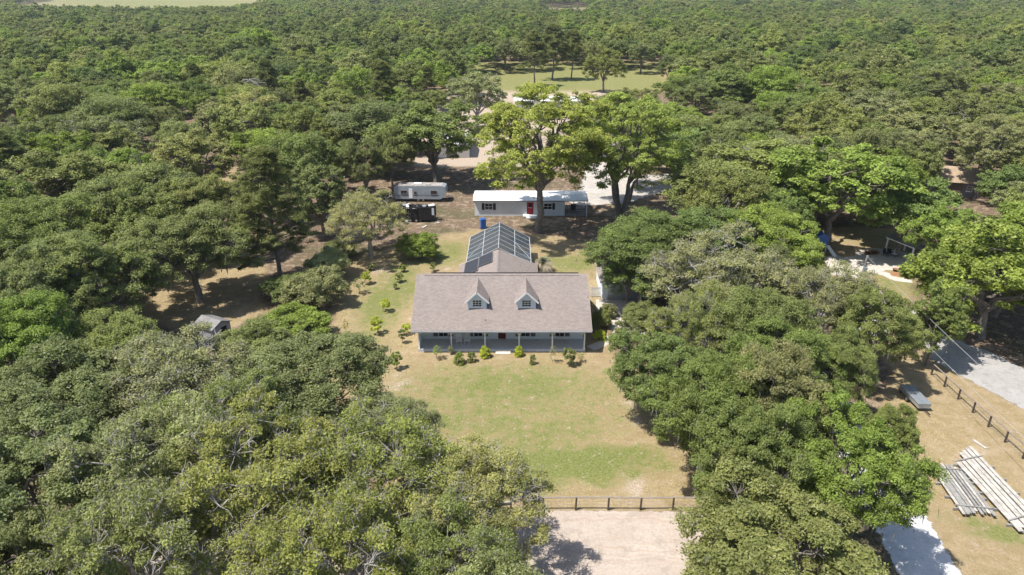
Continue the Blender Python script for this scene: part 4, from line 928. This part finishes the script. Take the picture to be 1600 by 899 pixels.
make_tree('pine', 8, 4.2, 16, 80, 9, 80, .42, .06, kind='pine', trunk=.24, cb=.2, cr=(.3, .55))
# middle distance
for i, kw in enumerate([dict(nl=20, ns=14), dict(nl=26, ns=11, lobe=(.2, .36)), dict(nl=17, ns=16, lobe=(.28, .46)), dict(nl=24, ns=12, zmin=-.6, cb=.2), dict(nl=20, ns=13, dead=.18, twig=.4, barkm='barkpale')]):
    make_tree('mid%d' % i, 20 + i, 6.5, 11.5, nleaf=105, ll=.29, lw=.19, cr=(.24, .44), **kw)
make_tree('midpine', 30, 4.5, 17, 56, 8, 60, .6, .10, kind='pine', trunk=.24, cb=.32, cr=(.35, .6))
make_tree('midup', 31, 5.2, 14, 27, 12, 105, .29, .19, cb=.22, zmin=-.65, cr=(.26, .46))
# far
for i in range(5): make_tree('far%d' % i, 40 + i, 6.5, 11.5, [15, 18, 13, 16, 20][i], 8, 95, .42, .30, leafm='leaf_far', cr=(.32, .56), lobe=[(.28, .46), (.24, .4), (.32, .5), (.26, .4), (.22, .38)][i], zmin=-.2)

TINT = dict(olive=(1.04, 1.07, .78), grey=(1.22, 1.16, 1.2), dark=(.90, .93, .84), green=(.86, 1.0, .68), bright=(1.0, 1.18, .56), sunny=(1.35, 1.42, .8), yellow=(1.30, 1.27, .82), mid=(1.0, 1.03, .8), pale=(1.4, 1.3, 1.15), pine=(.82, .85, .7))
TREES = []
trg = random.Random(77)
def plant(key, x, y, Rr, H, tint, label, group=None, name='oak_tree', cat='tree', rot=None):
    p = PROTO[key]; o = empty(name, (x, y, 0), trg.uniform(0, 6.28) if rot is None else rot, label, cat, group)
    o.scale = (Rr / p['R'], Rr / p['R'], H / p['H'])
    link('trunk', p['wood'], o); c = link('crown', p['leaf'], o); t = TINT[tint]; j = trg.uniform(.9, 1.1)
    c.color = (t[0] * j * trg.uniform(.95, 1.05), t[1] * j, t[2] * j * trg.uniform(.92, 1.08), 1)
    if p['moss']: link('hanging_moss', p['moss'], o)['kind'] = 'stuff'
    TREES.append((x, y, Rr, H)); return o
def T(key, px, py, wpx, H, tint, label, group=None, name='oak_tree', base=None, rot=None):
    """crown centre pixel and crown width in pixels (its height above ground gives the distance)"""
    if base: q = P(*base); x, y = q.x, q.y
    else: q = P(px, py, H * .62); x, y = q.x, q.y
    dep = proj(x, y, H * .6)[2]; plant(key, x, y, wpx / 2 / F * dep, H, tint, label, group, name, rot=rot)
# --- wood in the foreground, left of the lawn
T('oakB', 85, 640, 270, 10.5, 'dark', 'dark green oak west of the sparse grey oak, south of the shed')
T('oakT', 275, 605, 290, 10, 'grey', 'grey-green oak full of bare pale twigs just south of the grey shed')
T('oakA', 475, 605, 260, 9.5, 'dark', 'dense dark grey-green oak reaching over the sapling lawn corner')
T('oakC', 60, 790, 330, 11, 'dark', 'broad dark green oak in the front wood, farthest from the lawn')
T('oakS', 250, 745, 280, 11, 'grey', 'grey-green oak with many bare twigs in the middle of the front wood')
T('oakS', 400, 780, 320, 11.5, 'yellow', 'yellow-olive oak with exposed pale limbs in the front wood', rot=1.2)
T('oakT', 590, 745, 300, 10.5, 'yellow', 'yellow-olive oak spreading toward the front lawn')
T('oakS', 735, 800, 250, 9, 'pale', 'pale thin-leaved oak overhanging the sandy road and rail fence end')
T('oakT', 215, 900, 330, 11.5, 'mid', 'green twiggy oak beside the sandy road in the front wood')
T('oakT', 520, 905, 330, 11, 'yellow', 'yellow-green oak by the sandy road below the pale oak')
T('oakS', 712, 905, 235, 9.5, 'olive', 'olive oak at the sandy road edge next to the open sand')
T('oakA', 628, 690, 140, 7.5, 'grey', 'small grey-leaved oak at the lawn edge between two larger oaks')
T('oakC', 20, 930, 260, 11, 'dark', 'dark oak beside the sandy road at the wood end')
T('oakA', 175, 555, 200, 9, 'olive', 'olive oak west of the small shed')
T('oakB', 395, 560, 150, 7.5, 'mid', 'round green oak crown right beside the grey shed')
T('oakS', 340, 690, 230, 10, 'olive', 'olive oak with a fallen-looking pale limb tangle in its top')
# --- foreground right
T('oakC', 1228, 908, 375, 10, 'olive', 'wide olive oak between the sandy road and the white drive')
# --- oaks between the house and the white drive
T('oakA', 1005, 395, 190, 11, 'green', 'green oak behind the garage with hanging moss curtains')
T('oakB', 1100, 385, 200, 11, 'green', 'broad green oak in the grove behind the garage')
T('oakC', 1200, 385, 190, 11, 'bright', 'bright green oak in the grove toward the play cabin')
T('oakS', 1120, 440, 230, 11.5, 'grey', 'grey-green mossy oak standing over the garage drive')
T('oakB', 985, 425, 85, 8, 'green', 'slim green oak leaning over the garage roof')
T('oakC', 1042, 585, 175, 8.5, 'green', 'dense rounded oak at the lawn corner below the garden path')
T('oakA', 1115, 640, 190, 11, 'green', 'tall green oak casting its shadow on the lawn by the fence')
T('oakB', 1208, 632, 190, 11.5, 'grey', 'broad mossy oak along the white drive, above the fence')
T('oakA', 1180, 715, 190, 10.5, 'green', 'green oak standing over the east end of the rail and wire fence')
T('oakC', 1320, 740, 220, 10, 'bright', 'bright green oak hanging over the white gravel drive')
T('oakB', 1392, 690, 95, 7.5, 'olive', 'olive mossy oak west of the galvanised trailer')
T('oakS', 1290, 478, 170, 10.0, 'grey', 'grey-olive thin oak round the utility pole')
T('oakA', 1180, 520, 170, 10.5, 'olive', 'olive oak beside the parked sport utility car')
T('oakS', 1105, 515, 160, 10, 'olive', 'olive thin oak over the bend of the white drive')
T('oakC', 1370, 512, 150, 9.5, 'olive', 'olive oak between the white drive and gravel road bend')
T('oakB', 1312, 580, 115, 9, 'olive', 'olive oak over the pickup truck')
T('oakA', 1022, 515, 110, 6.5, 'mid', 'low green oak beside the concrete apron')
T('oakC', 1165, 770, 130, 8, 'olive', 'small olive oak above the fence corner shadow')
# --- right side
T('mid3', 1485, 395, 265, 13.5, 'bright', 'vivid green broad tree over the gravel road and pavilion', base=(1532, 528), name='broad_tree')
T('midup', 1585, 395, 180, 13, 'bright', 'vivid green tree beside the big trunk at the gravel road', name='broad_tree')
T('mid1', 1335, 260, 230, 15, 'bright', 'vivid green tall tree with dark leaning trunk by the play cabin', base=(1292, 385), name='broad_tree')
T('mid4', 1205, 265, 210, 12, 'olive', 'pale olive oak in front of the dark wood, west of the vivid tree')
T('mid2', 1110, 300, 170, 11, 'olive', 'olive oak beside the sandy lot and the forked tall tree')
T('tall', 1562, 215, 120, 15, 'grey', 'grey-green tree with pale forked trunk before the brown house', base=(1525, 310), name='broad_tree')
T('mid0', 1600, 300, 130, 10, 'green', 'green oak beside the brown house')
T('midup', 1440, 540, 80, 9, 'green', 'slim tree with two leaning trunks at the fence end', base=(1447, 572), name='broad_tree')
T('mid0', 1420, 330, 150, 11, 'green', 'green oak between the vivid tree and the brown house')
# --- big trees behind the house
T('tall', 822, 235, 225, 22.5, 'sunny', 'tall bright tree with straight trunk in front of the mobile home', base=(843, 363), name='broad_tree', rot=.6)
T('tallM', 1000, 225, 200, 21, 'sunny', 'tall tree with several forked trunks beside the mobile home porch', base=(971, 341), name='broad_tree', rot=2.0)
T('mid4', 745, 150, 95, 15, 'grey', 'grey-green willow-like tree at the edge of the sandy lot', name='broad_tree')
T('mid0', 650, 215, 170, 15, 'green', 'large green oak behind the white travel trailer', base=(682, 285))
T('mid2', 590, 205, 150, 14, 'dark', 'dark green oak west of the travel trailer')
T('oakT', 573, 318, 135, 9.5, 'pale', 'small pale olive tree with slim trunk left of the charred camper', base=(580, 403))
T('pine', 437, 345, 140, 17, 'pine', 'tall dark pine beside the vine-covered hedge', base=(440, 442), name='pine_tree')
# --- left of the house
T('oakA', 296, 388, 200, 11.5, 'mid', 'spreading oak on the far side of the shed, between two dry clearings')
T('oakB', 128, 440, 200, 12, 'mid', 'broad green oak west of the dry clearing')
T('oakC', 40, 480, 200, 11.5, 'dark', 'dark green oak deep in the wood west of the dry clearing')
T('oakA', 60, 370, 200, 12, 'green', 'green oak in the wood, northwest of the dry clearing')
T('oakB', 215, 320, 210, 12, 'mid', 'pale-topped broad oak north of the dry clearing')
T('oakC', 330, 325, 150, 11.5, 'mid', 'oak beside the narrow sandy gap in the wood')
T('mid0', 110, 290, 190, 12.5, 'mid', 'broad domed oak in the wood behind the pale-topped oak')
T('midup', 500, 300, 90, 12, 'dark', 'dark upright tree behind the tall pine', name='broad_tree')
T('mid2', 470, 260, 130, 13, 'green', 'green oak in the wood behind the tall pine')
T('mid3', 300, 245, 120, 12, 'pale', 'pale greyish oak beyond the narrow sandy gap')
T('mid4', 395, 180, 110, 13, 'pale', 'pale half-bare oak below the broken dead branch in the wood')
# pines and trees round the far field
for i, (a, b, wd, hh, ky, lb) in enumerate([(700, 100, 44, 17, 'midpine', 'slender dark pine at the west corner of the far field'), (865, 75, 60, 20, 'midpine', 'tall dark pine standing in the far field, by its board fence'), (835, 85, 50, 19, 'midpine', 'dark pine next to the tallest pine of the far field'), (895, 80, 48, 18, 'midpine', 'dark pine on the east side of the pine cluster in the far field'),
        (945, 100, 62, 16, 'mid3', 'loose grey-brown tree between the far field and the sandy paddock'), (1003, 85, 52, 13, 'mid1', 'lone rounded tree on the far sandy paddock'), (1048, 108, 50, 12, 'mid2', 'dark oak at the east edge of the far sandy paddock'), (790, 82, 40, 14, 'mid0', 'oak behind the far field board fence')]):
    T(ky, a, b, wd, hh, 'pine' if 'pine' in ky else 'dark' if i != 4 else 'olive', lb, None, 'pine_tree' if 'pine' in ky else 'oak_tree')

# ------------------------------------------------------------------ the woods all round: individuals first, far mass as one stuff object
KEEP = [[(480, 640), (500, 450), (540, 360), (560, 330), (600, 292), (620, 285), (705, 285), (735, 300), (930, 296), (1060, 262), (1060, 300), (925, 400), (930, 540), (1010, 640), (1060, 700), (1090, 800), (1000, 899), (870, 899), (760, 690), (600, 620)],
        [(1460, 500), (1600, 530), (1800, 620), (1800, 1000), (1440, 899), (1455, 640), (1420, 590)],
        [(235, 465), (250, 455), (395, 380), (400, 450), (385, 500), (300, 508)], [(380, 365), (412, 365), (410, 400), (385, 400)], [(330, 300), (340, 265), (372, 265), (385, 300)],
        [(330, 505), (362, 505), (362, 535), (330, 535)], [(1285, 355), (1400, 360), (1425, 440), (1290, 440)], [(1455, 262), (1500, 258), (1550, 290), (1540, 310), (1460, 300)],
        [(765, 140), (765, 103), (870, 100), (1035, 98), (1035, 135), (950, 140)], [(700, 240), (700, 165), (870, 150), (900, 200), (880, 250)], [(20, 8), (90, -4), (460, -8), (350, 11)], [(855, 9), (915, 9), (915, 15), (855, 14)], [(900, 205), (950, 205), (950, 255), (900, 255)]]
KEEPA = [np.array(k_, float) for k_ in KEEP]
def hits_keep(x, y, Rr, H):
    u, v, dep = proj(x, y, H * .62); ru = Rr / dep * F * .85; rv = (H * .36 / dep * F) * .9 + Rr / dep * F * .12
    if v > 1400: return True
    for k_ in KEEPA:
        if u + ru < k_[:, 0].min() or u - ru > k_[:, 0].max() or v + rv < k_[:, 1].min() or v - rv > k_[:, 1].max(): continue
        an = np.linspace(0, 2 * np.pi, 13)[:-1]; X = np.append(u + ru * np.cos(an), u); Y = np.append(v + rv * np.sin(an), v)
        if (sdf(k_, X, Y) > 0).any(): return True
    return False
frg = np.random.default_rng(9); cand = []
def ring(y0, y1, step):
    y = y0
    while y < y1:
        half = (y * .9135 + 30) * .76 + 12; xx = -half + frg.uniform(0, step)
        while xx < half:
            cand.append((xx + frg.uniform(-.38, .38) * step, y + frg.uniform(-.38, .38) * step, step)); xx += step
        y += step * .92
ring(16, 130, 7.4); ring(130, 330, 7.6); ring(330, 800, 11.5); ring(800, 2300, 16)
cand.sort(key=lambda c: c[1])
TA = list(TREES); near_auto = []; far_pts = []
for (x, y, st_) in cand:
    if st_ < 7.5: Rr = frg.uniform(4.3, 6.6); H = frg.uniform(9, 13)
    elif st_ < 9: Rr = frg.uniform(4.2, 8.6); H = 4.5 + Rr * frg.uniform(.75, 1.35)
    else: Rr = st_ * frg.uniform(.40, .74); H = 5.5 + frg.uniform(.3, 1.0) * Rr + frg.uniform(0, 4.5)
    if y < 330:
        if any((x - a) ** 2 + (y - b) ** 2 < ((Rr + c) * (.55 if y < 125 else .64)) ** 2 for a, b, c, d_ in TA[:]): continue
    if hits_keep(x, y, Rr, H): continue
    g = np.array([x]); gy_ = np.array([y])
    if y < 400 and any(sdf(p2, g, gy_)[0] > -1.0 for p2 in CLEAR_DRY[:2]): continue
    if y < 330: TA.append((x, y, Rr, H))
    u, v, dep = proj(x, y, H * .6)
    if u < -160 or u > 1760 or v > 1080: continue
    if len(near_auto) + len(TREES) < 298: near_auto.append((x, y, Rr, H, u, v))
    else: far_pts.append((x, y, Rr, H))
for (x, y, Rr, H, u, v) in near_auto:
    lo = fbm(np.array([x / 22]), np.array([y / 22]), 4)[0] + trg.uniform(-.27, .27)
    tint = 'dark' if lo < .36 else 'mid' if lo < .5 else 'green' if lo < .58 else 'bright' if lo < .66 else 'grey' if lo < .72 else 'olive'
    area = ('beyond the dry clearing' if v < 260 else 'around the dry clearing') if u < 330 else ('behind the tall pine' if v < 300 else 'around the hedge') if u < 600 else 'around the far field and sandy lot' if u < 1080 else ('behind the vivid green tree' if v < 220 else 'around the patio') if u < 1400 else ('behind the brown house' if v < 240 else 'along the gravel road')
    if v > 480: area = 'in the front wood' if u < 800 else 'along the white drive'
    word = dict(dark='dark green', mid='medium green', green='fresh green', bright='vivid green', grey='grey-green', olive='olive')[tint]
    size = 'tall' if H > 13 else 'broad' if Rr > 6.4 else 'low' if H < 9.8 else 'mid-sized'
    key = trg.choice(['oakA', 'oakB', 'oakC', 'oakS']) if y < 78 else trg.choice(['mid0', 'mid1', 'mid2', 'mid3', 'mid4', 'midup', 'mid0', 'mid1'])
    if y > 90 and trg.random() < .04: key = 'midpine'; Rr *= .75; H *= 1.35; word = 'dark conical'
    nm = 'pine_tree' if key == 'midpine' else 'oak_tree'; what = 'pine' if key == 'midpine' else 'oak'
    plant(key, x, y, Rr, H, 'pine' if key == 'midpine' else tint, '%s %s %s crown among the dense wood %s' % (size, word, what, area), '%s %s %ss of the wood %s' % (size, word, what, area), nm)
# far mass: geometry-node instances on a point cloud mesh
fp = np.array(far_pts)
pme = bpy.data.meshes.new('woodland'); pme.vertices.add(len(fp)); pme.vertices.foreach_set('co', np.stack([fp[:, 0], fp[:, 1], 0 * fp[:, 0]], -1).astype(np.float32).ravel())
for an, av in (('sc_r', fp[:, 2] / 6.5), ('sc_h', fp[:, 3] / 11.5), ('rz', frg.uniform(0, 6.28, len(fp)))):
    a_ = pme.attributes.new(an, 'FLOAT', 'POINT'); a_.data.foreach_set('value', av.astype(np.float32))
pk = pme.attributes.new('pick', 'INT', 'POINT'); pk.data.foreach_set('value', frg.integers(0, 5, len(fp)).astype(np.int32))
wood_o = tag(link('woodland', pme), 'distant dense oak woodland stretching to the horizon', 'woodland', None, 'stuff')
protos = bpy.data.collections.new('far_tree_kinds')
for i in range(5):
    p = PROTO['far%d' % i]; me = p['leaf']; o = bpy.data.objects.new('far_tree_kind_%d' % i, me); protos.objects.link(o)
ng = bpy.data.node_groups.new('woodland_scatter', 'GeometryNodeTree')
ng.interface.new_socket('Geometry', in_out='INPUT', socket_type='NodeSocketGeometry'); ng.interface.new_socket('Geometry', in_out='OUTPUT', socket_type='NodeSocketGeometry')
N = ng.nodes; gi = N.new('NodeGroupInput'); go = N.new('NodeGroupOutput'); iop = N.new('GeometryNodeInstanceOnPoints'); ci_ = N.new('GeometryNodeCollectionInfo')
ci_.inputs['Collection'].default_value = protos; ci_.inputs['Separate Children'].default_value = True; ci_.inputs['Reset Children'].default_value = True
def na(name, t='FLOAT'):
    n_ = N.new('GeometryNodeInputNamedAttribute'); n_.data_type = t; n_.inputs['Name'].default_value = name; return n_.outputs['Attribute']
cx_ = N.new('ShaderNodeCombineXYZ'); cr_ = N.new('ShaderNodeCombineXYZ')
ng.links.new(na('sc_r'), cx_.inputs[0]); ng.links.new(na('sc_r'), cx_.inputs[1]); ng.links.new(na('sc_h'), cx_.inputs[2]); ng.links.new(na('rz'), cr_.inputs[2])
ng.links.new(gi.outputs[0], iop.inputs['Points']); ng.links.new(ci_.outputs[0], iop.inputs['Instance']); iop.inputs['Pick Instance'].default_value = True
ng.links.new(na('pick', 'INT'), iop.inputs['Instance Index']); ng.links.new(cr_.outputs[0], iop.inputs['Rotation']); ng.links.new(cx_.outputs[0], iop.inputs['Scale'])
ng.links.new(iop.outputs[0], go.inputs[0])
md = wood_o.modifiers.new('scatter', 'NODES'); md.node_group = ng
print('TREES', len(TREES), 'far', len(fp))

# ------------------------------------------------------------------ shrubs, hedge, saplings
def make_mound(key, seed, R0, H0, nclump, nleaf, ll, lw, cr=.22, squash=1.0):
    rg = np.random.default_rng(seed); d = unit(rg.normal(size=(nclump, 3))); d[:, 2] = np.abs(d[:, 2]); rad = .82 + .22 * (fbm(d[:, 0] * 3 + 5, d[:, 1] * 3 + d[:, 2] * 2, seed) - .5) * 2
    C = d * rad[:, None] * np.array([R0 * .85, R0 * .85, H0 * .85]) ; CR = np.full(nclump, R0 * cr) * rg.uniform(.7, 1.3, nclump); C[:, 2] = np.maximum(C[:, 2], CR * .5)
    leaf = leaves_mesh('foliage', rg, C, CR, nleaf, ll, lw, M['leaf'], .8)
    segs = [limb([rg.normal() * R0 * .08, rg.normal() * R0 * .08, 0], C[i] * .8, .03 + .008 * R0, .012, rg, 4, .05) for i in rg.choice(nclump, min(nclump, 12), replace=False)]
    V, FA = tubes(segs); PROTO[key] = dict(wood=npmesh('stems', V, FA, M['bark']), leaf=leaf, moss=None, R=R0, H=H0)
make_tree('mound', 61, 3, 4, 34, 9, 95, .17, .10, trunk=.10, cb=.03, lobe=(.2, .36), zmin=-.25, fork=.12, multi=3, cr=(.4, .6))
make_tree('mound2', 62, 3, 3.5, 28, 10, 100, .17, .10, trunk=.10, cb=.03, lobe=(.24, .42), zmin=-.25, fork=.12, multi=3, cr=(.4, .6))
make_mound('ball', 63, .7, 1.25, 70, 60, .07, .05, .22)
make_mound('shrub', 64, .6, 1.1, 34, 48, .10, .06, .3)
make_tree('sapA', 65, .55, 1.6, 12, 4, 42, .13, .075, trunk=.035, cb=.12, lobe=(.3, .5), zmin=-.7, cr=(.4, .7), fork=.1)
make_tree('sapB', 66, .30, 1.5, 9, 4, 26, .12, .07, trunk=.03, cb=.3, lobe=(.4, .6), zmin=-.8, cr=(.4, .7), fork=.3)
make_tree('sapC', 67, .45, 1.8, 8, 4, 10, .10, .06, trunk=.028, cb=.3, lobe=(.35, .6), zmin=-.8, cr=(.4, .7), fork=.3)
TINT.update(lime=(1.9, 1.95, .5), fresh=(1.0, 1.18, .55), vine=(1.6, 1.55, 1.7), deep=(.8, .9, .7), bare=(1.5, 1.2, .9))
def bush(key, px, py, wpx, hpx, tint, label, name, cat, group=None, foliage='foliage', stem='stems'):
    q = P(px, py); dep = proj(q.x, q.y, 0)[2]; Rr = wpx / 2 / F * dep; H = hpx / F * dep / math.cos(math.atan2(CAM_H, q.y)) * .93
    p = PROTO[key]; o = empty(name, q, trg.uniform(0, 6.28), label, cat, group); o.scale = (Rr / p['R'], Rr / p['R'], H / p['H'])
    link(stem, p['wood'], o); c = link(foliage, p['leaf'], o); t = TINT[tint]; c.color = (t[0], t[1], t[2], 1); return o
for a in [('mound', 512, 438, 76, 46, 'vine', 'pale grey vine-covered hedge mound at the far end of the sapling lawn'), ('mound2', 498, 478, 92, 52, 'grey', 'tall grey-green vine-covered hedge mound between pale and bright mounds'),
          ('mound', 468, 530, 110, 46, 'fresh', 'bright green vine-covered hedge mound at the near end of the hedge'), ('mound2', 425, 545, 80, 34, 'deep', 'dark shrub mass between the shed and the bright hedge mound'),
          ('mound', 452, 470, 80, 40, 'deep', 'dark shrub mass at the foot of the tall pine'), ('mound2', 530, 405, 50, 28, 'dark', 'low dark shrub at the far hedge end under the trees')]:
    bush(*a, 'vine_hedge', 'hedge')
bush('mound2', 655, 404, 66, 38, 'fresh', 'large round bright green bush on the lawn behind the house', 'round_bush', 'bush')
bush('ball', 758, 558, 21, 22, 'lime', 'clipped yellow-green ball shrub beside the step, rocking chair side', 'ball_shrub', 'bush'); bush('ball', 810.5, 556, 18, 20, 'lime', 'clipped yellow-green ball shrub beside the step, garage side', 'ball_shrub', 'bush')
FR = 'shrubs along the front porch'
for a in [('sapC', 683, 561, 18, 22, 'fresh', 'thin leggy shrub before the porch near the closed end'), ('shrub', 718, 568, 20, 24, 'fresh', 'fuller bright green shrub before the porch, left of a twin'), ('shrub', 737, 565, 17, 20, 'mid', 'green shrub standing between the fuller shrub and the ball shrub'), ('sapA', 705, 553, 10, 14, 'grey', 'small greyish shrub against the porch post'),
          ('shrub', 832.5, 569, 12, 20, 'mid', 'narrow green shrub before the porch past the ball shrub'), ('sapC', 864, 566, 14, 28, 'grey', 'pale thin tall shrub before the porch post'), ('sapA', 888.5, 571, 20, 31, 'mid', 'tall full dark-based shrub near the open porch end'), ('sapC', 906, 566, 14, 16, 'pale', 'pale low wispy shrub at the open porch end')]:
    bush(*a, 'porch_shrub', 'shrub', FR)
for i, a in enumerate([(940, 512, 30, 26, 'olive', 'olive shrub beside the path at the house corner'), (936, 530, 26, 18, 'lime', 'yellow-green low shrub by the garden path'), (922, 520, 14, 22, 'deep', 'dark shrub in the shade of the house side'), (950, 496, 26, 20, 'grey', 'grey shrub at the concrete apron edge'), (960, 540, 24, 16, 'mid', 'low green shrub on the lawn side of the garden path')]):
    bush('mound2' if i != 1 else 'shrub', *a, 'garden_shrub', 'shrub')
SG = 'saplings planted on the side lawn'
for a in [('sapA', 629.3, 425, 11, 13, 'fresh', 'small green sapling at the far end of the row by the house'), ('sapA', 624, 441, 13, 16, 'mid', 'green sapling second from the far end of the house row'), ('sapB', 618, 452, 8, 11, 'mid', 'tiny sapling in front of the second sapling of the house row'), ('sapA', 573, 444, 15, 23, 'lime', 'yellow-green sapling by the hedge shadow'),
          ('sapC', 561, 459, 22, 26, 'deep', 'loose dark sapling in the hedge tree shadow'), ('sapA', 603, 487, 16, 22, 'lime', 'yellow sapling on the green strip level with the dormers'), ('sapA', 589, 522, 19, 29, 'lime', 'largest yellow sapling on the side lawn'), ('sapA', 578, 540, 12, 17, 'fresh', 'small green sapling next to the largest yellow one'), ('sapA', 569, 555, 12, 15, 'fresh', 'low green sapling past the largest yellow one'),
          ('sapB', 560, 575, 9, 20, 'deep', 'thin dark upright sapling near the front oak'), ('sapB', 525, 557, 9, 18, 'deep', 'thin dark sapling by the bright hedge mound'), ('sapB', 515.5, 574, 7, 14, 'deep', 'stubby dark sapling by the front oak'), ('sapA', 509, 583, 9, 10, 'lime', 'tiny yellow sapling at the front oak edge'), ('sapC', 534, 541, 10, 17, 'bare', 'leafless twiggy sapling near the hedge'),
          ('sapC', 541, 524, 12, 27, 'bare', 'tall bare whip sapling near the hedge'), ('sapB', 628, 536, 12, 25, 'deep', 'dark upright sapling at the porch corner'), ('sapA', 635, 523, 15, 18, 'lime', 'yellow sapling against the house gable end'), ('sapA', 620, 577, 17, 29, 'fresh', 'tall bright green sapling in front of the porch corner'), ('sapA', 677, 424, 10, 15, 'mid', 'small green sapling behind the house by its wing'), ('sapA', 581, 422, 14, 11, 'mid', 'low green sapling under the pale olive tree')]:
    bush(*a, 'sapling', 'sapling', SG, 'foliage', 'stem')
# spiky palm beside the pool cage
q = P(848, 424); pm = empty('sago_palm', q, 0, 'spiky grey-green palm beside the pool enclosure', 'palm'); pm.scale = (1.5, 1.5, 1.4)
rg = np.random.default_rng(3)
MB().tube([(0, 0, 0), (0, 0, .5), (0, .05, .9)], [.16, .15, .13], 8).build('trunk', M['bark'], pm)
def frond(az, el, L, m):
    mb = MB(); n = 7; prev = None; pts = []
    for i in range(n + 1):
        t = i / n; r = L * t * math.cos(el) * (1 - .15 * t); z = .9 + L * t * math.sin(el) - 1.1 * L * .5 * t * t; pts.append(Vector((r * math.cos(az), r * math.sin(az), max(z, .1))))
    s_ = Vector((-math.sin(az), math.cos(az), 0))
    for i in range(n):
        wl = .34 * math.sin(math.pi * min(1, (i + .6) / n)) + .05
        for sg in (-1, 1):
            for k_ in range(2):
                a_ = pts[i].lerp(pts[i + 1], k_ * .5); b_ = pts[i].lerp(pts[i + 1], k_ * .5 + .3); tip = a_ + s_ * sg * wl + (pts[i + 1] - pts[i]) * .5 + Vector((0, 0, -.05)); mb.add([a_, b_, tip], [(0, 1, 2)])
        mb.bar(pts[i], pts[i + 1], .025, .02)
    mb.build('frond', m, pm)
M['frond'] = simple('palm_frond', (.15, .17, .10), .6, .2); M['deadfrond'] = simple('dry_frond', (.33, .28, .21), .8, .2)
for i in range(34): frond(i * 2.4, [.9, .5, 0.1, 1.25][i % 4] + rg.uniform(-.1, .1), rg.uniform(1.1, 1.55), M['deadfrond'] if i % 4 in (1, 2) else M['frond'])
# broken dead branch lying in the canopy
q = P(392, 128, 13.0); db = empty('dead_branch', q, .4, 'bare broken grey branch caught in the green canopy', 'branch')
rg = np.random.default_rng(8)
for i in range(14):
    a = np.array([rg.uniform(-2.5, 1.5), rg.uniform(-.5, .5), rg.uniform(-.3, .6)]); p_, r_ = limb(a, a + np.array([rg.uniform(1, 3.5), rg.normal() * 1.2, rg.uniform(-2.0, .4)]), .11, .03, rg, 5, .05, .07); V, FA = tubes([(p_, r_)]); link('bough' if i < 3 else 'twig', npmesh('twig', V, FA, M['barkpale']), db)
p_, r_ = limb([-.2, 0, -1.5], [0.4, .2, -13], .16, .2, rg, 5, 0, .03); V, FA = tubes([(p_, r_)]); link('trunk', npmesh('trunk', V, FA, M['bark']), db)
# grass: tufts all over the lawns, uncountable
rg = np.random.default_rng(12); n = 240000; gxx = rg.uniform(-24, 40, n); gyy = rg.uniform(34, 108, n)
ins = np.full(n, -9.)
for p2 in CLEAR_DRY[:2]: ins = np.maximum(ins, sdf(p2, gxx, gyy))
hx = (np.abs(gxx + 1.1) < 9.2) & (gyy > 63.3) & (gyy < 92.9)
gd_ = np.zeros(n)
for (a, b, rx, ry, am) in GREEN:
    c = P(a, b); gd_ = np.maximum(gd_, am * np.clip(1.35 - np.hypot((gxx - c.x) / rx, (gyy - c.y) / ry), 0, 1))
pn = fbm(gxx / 1.6, gyy / 1.6, 31); keep = (ins > .2) & ~hx & (gyy > 40.2) & (pn + gd_ * .35 + rg.uniform(-.12, .12, n) > .5)
gxx, gyy, gd_ = gxx[keep], gyy[keep], gd_[keep]; n = len(gxx); a = rg.uniform(0, 6.28, n); h = rg.uniform(.015, .05, n); ww = rg.uniform(.02, .07, n)
V = np.empty((n, 3, 3)); B = np.stack([gxx, gyy, np.zeros(n)], -1); s_ = np.stack([np.cos(a), np.sin(a), 0 * a], -1) * ww[:, None]
V[:, 0] = B + s_; V[:, 1] = B - s_; V[:, 2] = B + np.stack([rg.normal(size=n) * .11, rg.normal(size=n) * .11, h], -1)
def grass_mat():
    k = NT('lawn_grass'); c = k.mix(k.attr('gr'), (0.340, 0.272, 0.136), (0.136, 0.178, 0.047)); c = k.mix(k.attr('lv'), c, k.mix(1.0, c, (1.2, 1.18, 1.15), 'MULTIPLY')); k.l(c, k.b.inputs['Base Color']); k.b.inputs['Roughness'].default_value = .8; k.b.inputs['Specular IOR Level'].default_value = .1; return k.m
go_ = link('grass', npmesh('grass', V.reshape(-1, 3), np.arange(n * 3).reshape(-1, 3), grass_mat(), dict(gr=np.repeat(np.clip(gd_ * 1.1 + rg.normal(size=n) * .15, 0, 1), 3), lv=np.repeat(rg.random(n), 3))))
tag(go_, 'short patchy green and straw-coloured lawn grass', 'grass', None, 'stuff')

# ------------------------------------------------------------------ haze
hz = MB().box(-5900, 5900, -1400, 6900, -1.0, 60).build('haze', None or M['white'])
tag(hz, 'thin pale summer haze over the woodland', 'haze', None, 'stuff')
hm = bpy.data.materials.new('haze_air'); hm.use_nodes = True; t = hm.node_tree; t.nodes.remove(t.nodes['Principled BSDF'])
pv_ = t.nodes.new('ShaderNodeVolumePrincipled'); pv_.inputs['Color'].default_value = (.86, .92, 1, 1); pv_.inputs['Density'].default_value = 0.00010; pv_.inputs['Anisotropy'].default_value = .2
t.links.new(pv_.outputs[0], t.nodes['Material Output'].inputs['Volume']); hz.data.materials.clear(); hz.data.materials.append(hm)
